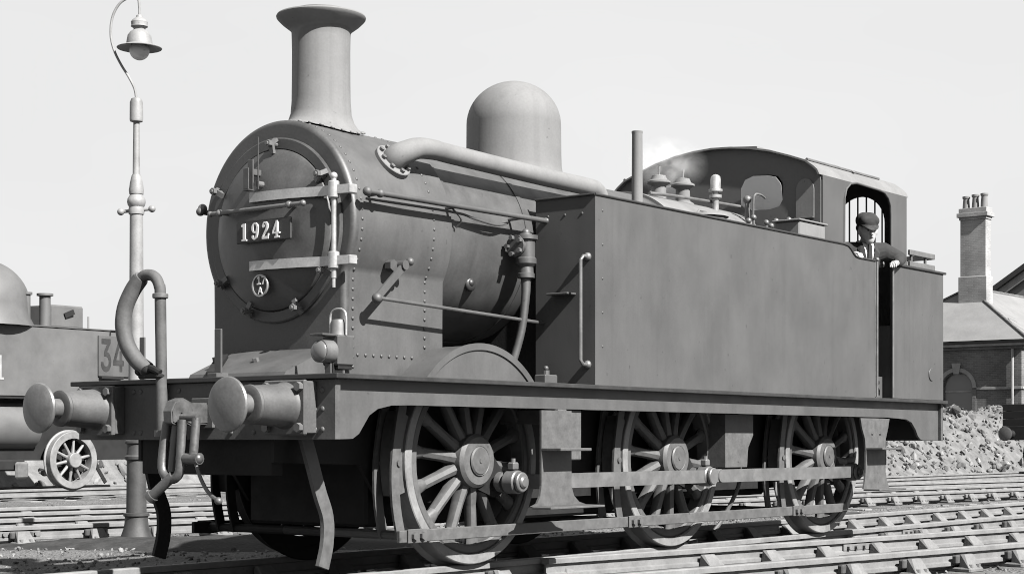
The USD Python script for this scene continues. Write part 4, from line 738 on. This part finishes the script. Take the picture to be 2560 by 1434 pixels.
# dark ash heap at the lamp foot
aa, rr_ = np.meshgrid(np.linspace(0, 2 * PI, 73), np.linspace(0, 1, 22), indexing='ij')
wob = 1 + .25 * (meshkit.fbm(np.stack([np.cos(aa) * 2, np.sin(aa) * 2, 0 * aa], -1), 3, 4) - .5)
ea, eb = rr_ * wob * 3.4 * np.cos(aa), rr_ * wob * .95 * np.sin(aa)
hx_, hy_ = 2.55 + ea * .615 + eb * .788, 4.35 - ea * .788 + eb * .615
hz_ = -.245 + .16 * (1 - rr_ ** 1.6) + .05 * (1 - rr_) * (meshkit.fbm(np.stack([hx_ * 3, hy_ * 3, 0 * hx_], -1), 3, 6) - .5)
b_ = 22; i, j = np.meshgrid(np.arange(72), np.arange(21), indexing='ij'); f = np.stack([i * b_ + j, i * b_ + j + 1, (i + 1) * b_ + j + 1, (i + 1) * b_ + j], -1).reshape(-1, 4)
m = trimesh.Trimesh(np.stack([hx_, hy_, hz_], -1).reshape(-1, 3), np.vstack([f[:, [0, 1, 2]], f[:, [0, 2, 3]]]), process=False)
if m.face_normals[:, 2].mean() < 0: m.invert()
solo('ash_heap', m, 'ash', 'low heap of dark ash spread round the lamp post foot', kind='stuff', smooth=True)
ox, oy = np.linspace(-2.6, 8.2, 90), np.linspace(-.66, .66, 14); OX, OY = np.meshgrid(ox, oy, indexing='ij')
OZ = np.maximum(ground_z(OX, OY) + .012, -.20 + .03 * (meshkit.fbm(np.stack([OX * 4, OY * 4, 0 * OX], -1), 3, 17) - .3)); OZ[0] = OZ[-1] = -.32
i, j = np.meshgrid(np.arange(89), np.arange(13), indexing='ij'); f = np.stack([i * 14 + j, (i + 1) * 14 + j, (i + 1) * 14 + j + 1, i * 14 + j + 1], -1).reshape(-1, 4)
solo('oily_ash', trimesh.Trimesh(np.stack([OX, OY, OZ], -1).reshape(-1, 3), np.vstack([f[:, [0, 1, 2]], f[:, [0, 2, 3]]]), process=False), 'ash', 'oily ash between the rails, blackened for the shade under the locomotive', kind='stuff', smooth=True)  # near-black sheet paints the shade under the locomotive over oily ash
# offcuts lying about
solo('timber_offcut', mv(rot(cbox(-.30, .30, -.05, .05, -.02, .03, .008), (0, 0, 1), 24), 1.62, -.42, -.15), 'timber', 'pale short timber offcut on the sleepers under the locomotive', 'timber')
solo('timber_offcut', mv(rot(rot(cbox(-.42, .42, -.04, .04, -.02, .03, .008), (0, 0, 1), 30), (0, 1, 0), -9), 3.35, -.48, -.10), 'timber', 'longer pale timber offcut leaning between the middle and rear wheels', 'timber')
solo('black_plank', mv(rot(cbox(-.55, .55, -.07, .07, -.03, .04, .01), (0, 0, 1), 4), 11.6, 2.35, -.16), 'black', 'short blackened plank on the ballast beyond the rear wheels', 'plank')

# ------------------------------------------------------------------ brick building with chimney, gabled shed, far house, mast
BX, BY0, BY1, BE = 59.3, 18.4, 25.4, 5.05
BD = thing('brick_building', 'dark brick yard building with pale hipped slate roof behind the rubble bank', 'building', (66, 21.3, 0))
wl = P(BD, 'wall', [extr(Polygon([(BY0, -.3), (BY1, -.3), (BY1, 4.7), (BY0, 4.7)]).difference(union_all([sbox(20.55, 0, 21.85, 3.1), circ(21.2, 3.1, .65)])), 'yz', BX, BX + .35), cbox(BX + .35, 78, BY0, BY0 + .35, -.3, 4.7), cbox(BX + .35, 78, BY1 - .35, BY1, -.3, 4.7)], 'brick', smooth=False)
wi = P(wl, 'arched_window', extr(union_all([sbox(20.55, 0, 21.85, 3.1), circ(21.2, 3.1, .65)]), 'yz', BX + .16, BX + .2), 'darkglass', smooth=False)
P(wl, 'window_bar', cbox(BX + .12, BX + .159, 20.6, 21.8, 2.93, 3.0), 'stonework')
P(wl, 'window_jamb', cbox(BX - .02, BX + .12, 21.86, 22.05, 0, 3.08), 'stonework'); P(wl, 'window_jamb', cbox(BX - .02, BX + .12, 20.36, 20.54, 0, 3.08), 'brick')
hood = Polygon([(21.2 + .86 * math.cos(t), 3.1 + .86 * math.sin(t)) for t in np.linspace(0, PI, 24)] + [(21.2 + .70 * math.cos(t), 3.1 + .70 * math.sin(t)) for t in np.linspace(PI, 0, 24)])
P(wl, 'window_arch', extr(hood, 'yz', BX - .07, BX - .001), 'stonework', smooth=False)
P(wl, 'keystone', extr(Polygon([(21.08, 3.7), (21.32, 3.7), (21.40, 4.15), (21.0, 4.15)]), 'yz', BX - .12, BX - .071), 'stonework', smooth=False)
for a, b in ((BY0 - .03, 20.33), (22.07, BY1)): P(wl, 'string_course', cbox(BX - .06, BX - .001, a, b, 3.02, 3.12), 'stonework')
P(wl, 'string_course', cbox(BX, 78, BY0 - .06, BY0 - .001, 3.02, 3.12), 'stonework')
P(BD, 'cornice', [cbox(BX - .15, 78, BY0 - .15, BY1 + .15, 4.7, 4.82, .02), cbox(BX - .28, 78, BY0 - .28, BY1 + .28, 4.821, 4.95, .02), cbox(BX - .40, 78, BY0 - .40, BY1 + .40, 4.951, 5.05, .02)][0], 'brick')
P(BD, 'cornice', cbox(BX - .28, 78, BY0 - .28, BY1 + .28, 4.821, 4.95, .02), 'stonework'); P(BD, 'gutter', cbox(BX - .40, 78, BY0 - .40, BY1 + .40, 4.951, 5.05, .02), 'black')
yc = (BY0 + BY1) / 2; e = .42; zr = 7.58
v = np.array([(BX - e, BY0 - e, 5.06), (BX - e, BY1 + e, 5.06), (79, BY0 - e, 5.06), (79, BY1 + e, 5.06), (BX + 2.9, yc, zr), (79, yc, zr)])
rf = P(BD, 'roof', trimesh.convex.convex_hull(v), 'slate', smooth=False)
for a, b in ((0, 4), (1, 4), (4, 5)): P(rf, 'ridge_tiles', cyl(v[a] + (0, 0, .02), v[b] + (0, 0, .02), .06, n=8), 'brick')
CX, CY = 61.6, 21.35
ck = P(rf, 'chimney_stack', cbox(CX - .28, CX + .28, CY - .58, CY + .58, 6.2, 10.45, .01), 'chimbrick', smooth=False)
P(ck, 'stack_base', cbox(CX - .35, CX + .35, CY - .65, CY + .65, 6.2, 8.0, .03), 'chimbrick', smooth=False) 
P(ck, 'stack_cap', [cbox(CX - 0.32, CX + 0.32, CY - 0.62, CY + 0.62, 10.451, 10.570, .01)], 'chimbrick', smooth=False)
P(ck, 'stack_cap', [cbox(CX - 0.40, CX + 0.40, CY - 0.70, CY + 0.70, 10.571, 10.750, .01)], 'chimbrick', smooth=False)
P(ck, 'stack_cap', [cbox(CX - 0.33, CX + 0.33, CY - 0.63, CY + 0.63, 10.751, 10.960, .01)], 'chimbrick', smooth=False)
for k, (dy, h, mm) in enumerate(((.42, .55, 'hazy'), (0, .6, 'hazy'), (-.40, .62, 'hazy'))):
    P(ck, 'chimney_pot', lathe([(0, 10.96), (.16, 10.96), (.13, 10.96 + h - .12), (.165, 10.96 + h - .08), (.165, 10.96 + h), (.12, 10.96 + h), (.11, 11.0), (0, 11.0)], 'z', (CX, CY + dy, 0), 16), mm)
P(BD, 'downpipe', cyl((BX - .1, BY0 + .35, -.2), (BX - .1, BY0 + .35, 4.68), .06, n=8), 'stonework')
P(rf, 'roof_ladder', tube([(60.3, BY0 - .2, 5.1), (60.2, BY0 - .1, 6.5), (60.6, BY0 + .2, 6.9), (61.1, BY0 + .5, 6.3)], .03, 6, 4), 'rod')
GX0 = 84.0
GS = thing('gabled_building', 'tall gabled building with dark verge behind the brick building', 'building', (92, 22, 0))
gy0, gy1, ge, gp = 19.0, 29.0, 9.75, 12.9
P(GS, 'wall', extr(Polygon([(gy0, -.3), (gy1, -.3), (gy1, ge), ((gy0 + gy1) / 2, gp), (gy0, ge)]), 'yz', GX0, GX0 + 18), 'hazy', smooth=False)
for a, b in (((gy1 + .6, ge - .35), ((gy0 + gy1) / 2, gp + .12)), (((gy0 - .6), ge - .35), ((gy0 + gy1) / 2, gp + .12))):
    P(GS, 'roof', extr(LineString([a, b]).buffer(.14, cap_style=2), 'yz', GX0 - .5, GX0 + 18.5), 'black', smooth=False)
    P(GS, 'bargeboard', extr(LineString([(a[0], a[1] - .42), (b[0], b[1] - .42)]).buffer(.2, cap_style=2), 'yz', GX0 - .25, GX0 - .15), 'stonework', smooth=False)
HO = thing('far_house', 'distant grey house with a hipped roof left of the smokebox', 'house', (60, 59, 0))
P(HO, 'wall', cbox(56, 66, 50, 60.5, -.3, 3.9), 'hazy', smooth=False)
P(HO, 'roof', trimesh.convex.convex_hull(np.array([(55.6, 49.6, 3.92), (55.6, 61, 3.92), (66.4, 49.6, 3.92), (66.4, 61, 3.92), (60, 52.5, 6.3), (60, 57.6, 6.3), (62, 52.5, 6.3), (62, 57.6, 6.3)])), 'slate', smooth=False)
solo('telegraph_mast', [cyl((39, 53.2, -.3), (39, 53.2, 6.4), .08, .04, n=8)], 'hazy', 'thin grey mast standing far behind the left-hand locomotive', 'mast')

# ------------------------------------------------------------------ engineman leaning from the cab doorway
def sph(p, r, n=20): return m3.Manifold.sphere(float(r), n).translate([float(x) for x in p])
def chain(*bones):
    """bones: lists of (point, radius); hull of neighbouring spheres, joined"""
    out = []
    for b in bones:
        for (p, r), (q, s) in zip(b, b[1:]): out.append(m3.Manifold.batch_hull([sph(p, r), sph(q, s)]))
    return m3.Manifold.batch_boolean(out, m3.OpType.Add)
def skinmesh(man, edge=.022, it=8):
    m = man.refine_to_length(edge).to_mesh(); t = trimesh.Trimesh(m.vert_properties[:, :3], m.tri_verts); t.merge_vertices()
    trimesh.smoothing.filter_taubin(t, iterations=it); return t
PX = np.array([5.52, -.98, 0]); fw = np.array([-.66, -.75, 0]); fw /= np.linalg.norm(fw); rt = np.array([-fw[1], fw[0], 0])   # rt: towards the loco's rear
def at(f_, r_, z): return PX + fw * f_ + rt * r_ + np.array([0, 0, z])
hipL, hipR = at(-.12, -.09, 2.10), at(-.12, .09, 2.10); shL, shR = at(.03, -.185, 2.585), at(.03, .185, 2.585)
elL, elR = np.array([5.17, -.90, 2.47]), np.array([5.80, -1.215, 2.53]); haL, haR = np.array([5.02, -1.12, 2.505]), np.array([5.655, -1.262, 2.475])
neck, head = at(.065, 0, 2.66), at(.125, 0, 2.762)
knL, knR = at(-.05, -.10, 1.72), at(-.08, .10, 1.72); ftL, ftR = at(-.10, -.10, 1.385), at(-.16, .11, 1.385)
PE = thing('person', 'man in dark jacket and peaked cap leaning out of the cab doorway', 'person', (5.5, -.9, 1.33))
hand = lambda w, d: [[(w, .026), (w + d * .05, .030)]] + [[(w + d * .05 + np.array([0, 0, .012]) + s * np.array([d[1], -d[0], 0]) * 0 + np.array([d[1], -d[0], 0]) * s, .010), (w + d * .085 + np.array([d[1], -d[0], 0]) * s + np.array([0, 0, .006]), .009), (w + d * .10 + np.array([d[1], -d[0], 0]) * s + np.array([0, 0, -.03 + abs(s) * .3]), .008)] for s in (-.027, -.009, .009, .027)] + [[(w + d * .02, .012), (w + d * .055 + np.array([d[1], -d[0], 0]) * .045, .010), (w + d * .08 + np.array([d[1], -d[0], 0]) * .04 + np.array([0, 0, -.015]), .009)]]
dL = np.array([-.15, -.98, -.05]); dR = np.array([-.97, -.05, -.2])
hd = lambda f_, r_, z: head + (fw * f_ + rt * r_ + np.array([0, 0, z])) * .92 + np.array([0, 0, -.16 * f_ if z < .2 else 0])
face = [[(hd(-.02, 0, .03), .092), (hd(.0, 0, .0), .088)], [(hd(.0, 0, 0), .085), (hd(.035, 0, -.085), .045)], [(hd(.075, 0, .015), .018), (hd(.102, 0, -.022), .016)], [(hd(.07, -.03, .032), .016), (hd(.07, .03, .032), .016)],
        [(hd(.07, -.018, -.06), .014), (hd(.07, .018, -.06), .014)], [(hd(-.005, -.088, .01), .016), (hd(-.01, -.092, -.025), .012)], [(hd(-.005, .088, .01), .016), (hd(-.01, .092, -.025), .012)]]
body = chain([(hipL, .10), (at(-.08, -.02, 2.25), .12), (at(-.02, 0, 2.45), .13), (neck, .055), (head - (0, 0, .05), .06)], [(hipR, .10), (at(-.08, .02, 2.25), .12)], [(shL, .065), (at(0, 0, 2.50), .10), (shR, .065)],
             [(shL, .06), (elL, .045), (haL, .028)], [(shR, .06), (elR, .045), (haR, .028)], [(hipL, .09), (knL, .06), (ftL, .045), (ftL + fw * .15, .035)], [(hipR, .09), (knR, .06), (ftR, .045), (ftR + fw * .15, .035)], *face, *hand(haL, dL), *hand(haR, dR))
P(PE, 'body', skinmesh(body, .012, 4), 'skin', smooth=True)
jk = chain([(at(-.12, -.06, 2.02), .135), (at(-.06, -.02, 2.28), .15), (at(.0, 0, 2.48), .155), (at(.04, 0, 2.615), .08)], [(at(-.12, .06, 2.02), .135), (at(-.06, .02, 2.28), .15)], [(shL, .085), (at(.01, 0, 2.55), .125), (shR, .085)],
           [(shL, .085), (elL, .062), (haL - dL * .02, .046)], [(shR, .088), (elR, .066), (haR - dR * .02, .046)])
P(PE, 'jacket', skinmesh(jk, .02, 6), 'cloth', smooth=True)
P(PE, 'trousers', skinmesh(chain([(hipL, .118), (knL, .085), (ftL + (0, 0, .03), .07)], [(hipR, .118), (knR, .085), (ftR + (0, 0, .03), .07)], [(hipL, .12), (hipR, .12)]), .025, 6), 'cloth', smooth=True)
for a in (ftL, ftR): P(PE, 'boot', skinmesh(chain([(a + (0, 0, .0), .055), (a + fw * .14 - (0, 0, .005), .046), (a + fw * .20 - (0, 0, .01), .038)]), .02, 4), 'leather', smooth=True)
vpt = lambda f_, r_, z: tuple(at(f_, r_, z))
sf = np.array([vpt(.135, -.052, 2.645), vpt(.135, .052, 2.645), vpt(.168, .050, 2.560), vpt(.166, .012, 2.390), vpt(.166, -.012, 2.390), vpt(.168, -.050, 2.560)])
P(PE, 'shirt', trimesh.convex.convex_hull(np.vstack([sf, sf - fw * .05])), 'shirt', smooth=False)
P(PE, 'collar', skinmesh(chain([(at(.02, -.055, 2.665), .022), (at(.105, -.03, 2.655), .018), (at(.128, 0, 2.635), .015)], [(at(.02, .055, 2.665), .022), (at(.105, .03, 2.655), .018), (at(.128, 0, 2.635), .015)]), .012, 3), 'shirt', smooth=True)
tie = np.array([vpt(.182, -.014, 2.630), vpt(.182, .014, 2.630), vpt(.186, .024, 2.450), vpt(.184, 0, 2.410), vpt(.186, -.024, 2.450)])
P(PE, 'tie', trimesh.convex.convex_hull(np.vstack([tie, tie - fw * .02])), 'cloth', smooth=False)
for s in (-1, 1):
    lp = np.array([vpt(.12, s * .062, 2.665), vpt(.175, s * .05, 2.590), vpt(.168, s * .10, 2.550), vpt(.182, s * .02, 2.400), vpt(.10, s * .10, 2.630)])
    P(PE, 'lapel', trimesh.convex.convex_hull(np.vstack([lp, lp - fw * .03])), 'cloth', smooth=False)
P(PE, 'cuff', cyl(haL - dL * .035, haL - dL * .0, .040, n=16), 'shirt')
cap = skinmesh(chain([(hd(-.03, 0, .065), .094), (hd(.0, 0, .072), .090)], [(hd(-.03, -.035, .105), .075), (hd(-.03, .035, .105), .075)], [(hd(.03, -.045, .102), .055), (hd(.03, .045, .102), .055)]), .015, 5)
cap = cap.slice_plane([0, 0, hd(0, 0, .055)[2]], [0.05, 0.1, 1], cap=True)
cp_ = P(PE, 'cap', cap, 'cloth', smooth=40)
pk = [hd(.085 * math.cos(t) + .0 + .055 * max(math.cos(t), 0), .098 * math.sin(t), .062 - .05 * max(math.cos(t), 0) ** 2 * 1.0) for t in np.linspace(-1.25, 1.25, 15)] + [hd(.075 * math.cos(t), .09 * math.sin(t), .072) for t in np.linspace(1.25, -1.25, 15)]
pk = np.array(pk); P(cp_, 'peak', trimesh.convex.convex_hull(np.vstack([pk, pk + (0, 0, .006)])), 'leather', smooth=30)
for s in (-1, 1): P(PE, 'eye', ball(hd(.082, s * .032, .012), .011), 'black')
P(PE, 'mouth', ball(hd(.083, 0, -.058), .018, (1, 1, .3)), 'cloth')
P(PE, 'hair', skinmesh(chain([(hd(-.04, -.05, .03), .055), (hd(-.04, .05, .03), .055)], [(hd(-.05, 0, .0), .06), (hd(-.055, 0, -.04), .045)]), .015, 3), 'cloth', smooth=True)

# ------------------------------------------------------------------ wisp of steam at the safety valves
usdkit.material(stage, '/World/Looks/steam', {
    'geo': ('geometry', {}), 'v': ('vector_math', {'math_type': 'subtract', 'vector2': (3.80, .05, 3.27)}), 's': ('vector_math', {'math_type': 'multiply', 'vector2': (1 / .42, 1 / .34, 1 / .26)}), 'l': ('vector_math', {'math_type': 'length'}),
    'f': ('map_range', {'from_min': .15, 'from_max': 1.0, 'to_min': 1, 'to_max': 0, 'clamp': True}), 'n': ('noise_texture', {'scale': 5.5, 'detail': 4, 'distortion': .6}),
    'r': ('map_range', {'from_min': .38, 'from_max': .7, 'to_min': 0, 'to_max': 1.7, 'clamp': True}), 'm': ('math', {'math_type': 'multiply'}), 'p': ('principled_volume', {'color': (.98, .98, .98), 'anisotropy': .1})},
    [('geo.position', 'v.vector1'), ('v.vector', 's.vector1'), ('s.vector', 'l.vector1'), ('l.value', 'f.value'), ('geo.position', 'n.vector'), ('n.fac', 'r.value'), ('f.result', 'm.value1'), ('r.result', 'm.value2'), ('m.value', 'p.density')], volume='p.volume')
M['steam'] = UsdShade.Material.Get(stage, '/World/Looks/steam')
solo('steam', mv(remap(trimesh.creation.icosphere(3, 1.0), np.diag([.42, .34, .26])), 3.80, .05, 3.27), 'steam', 'faint wisp of steam above the safety valves', kind='stuff', smooth=True)
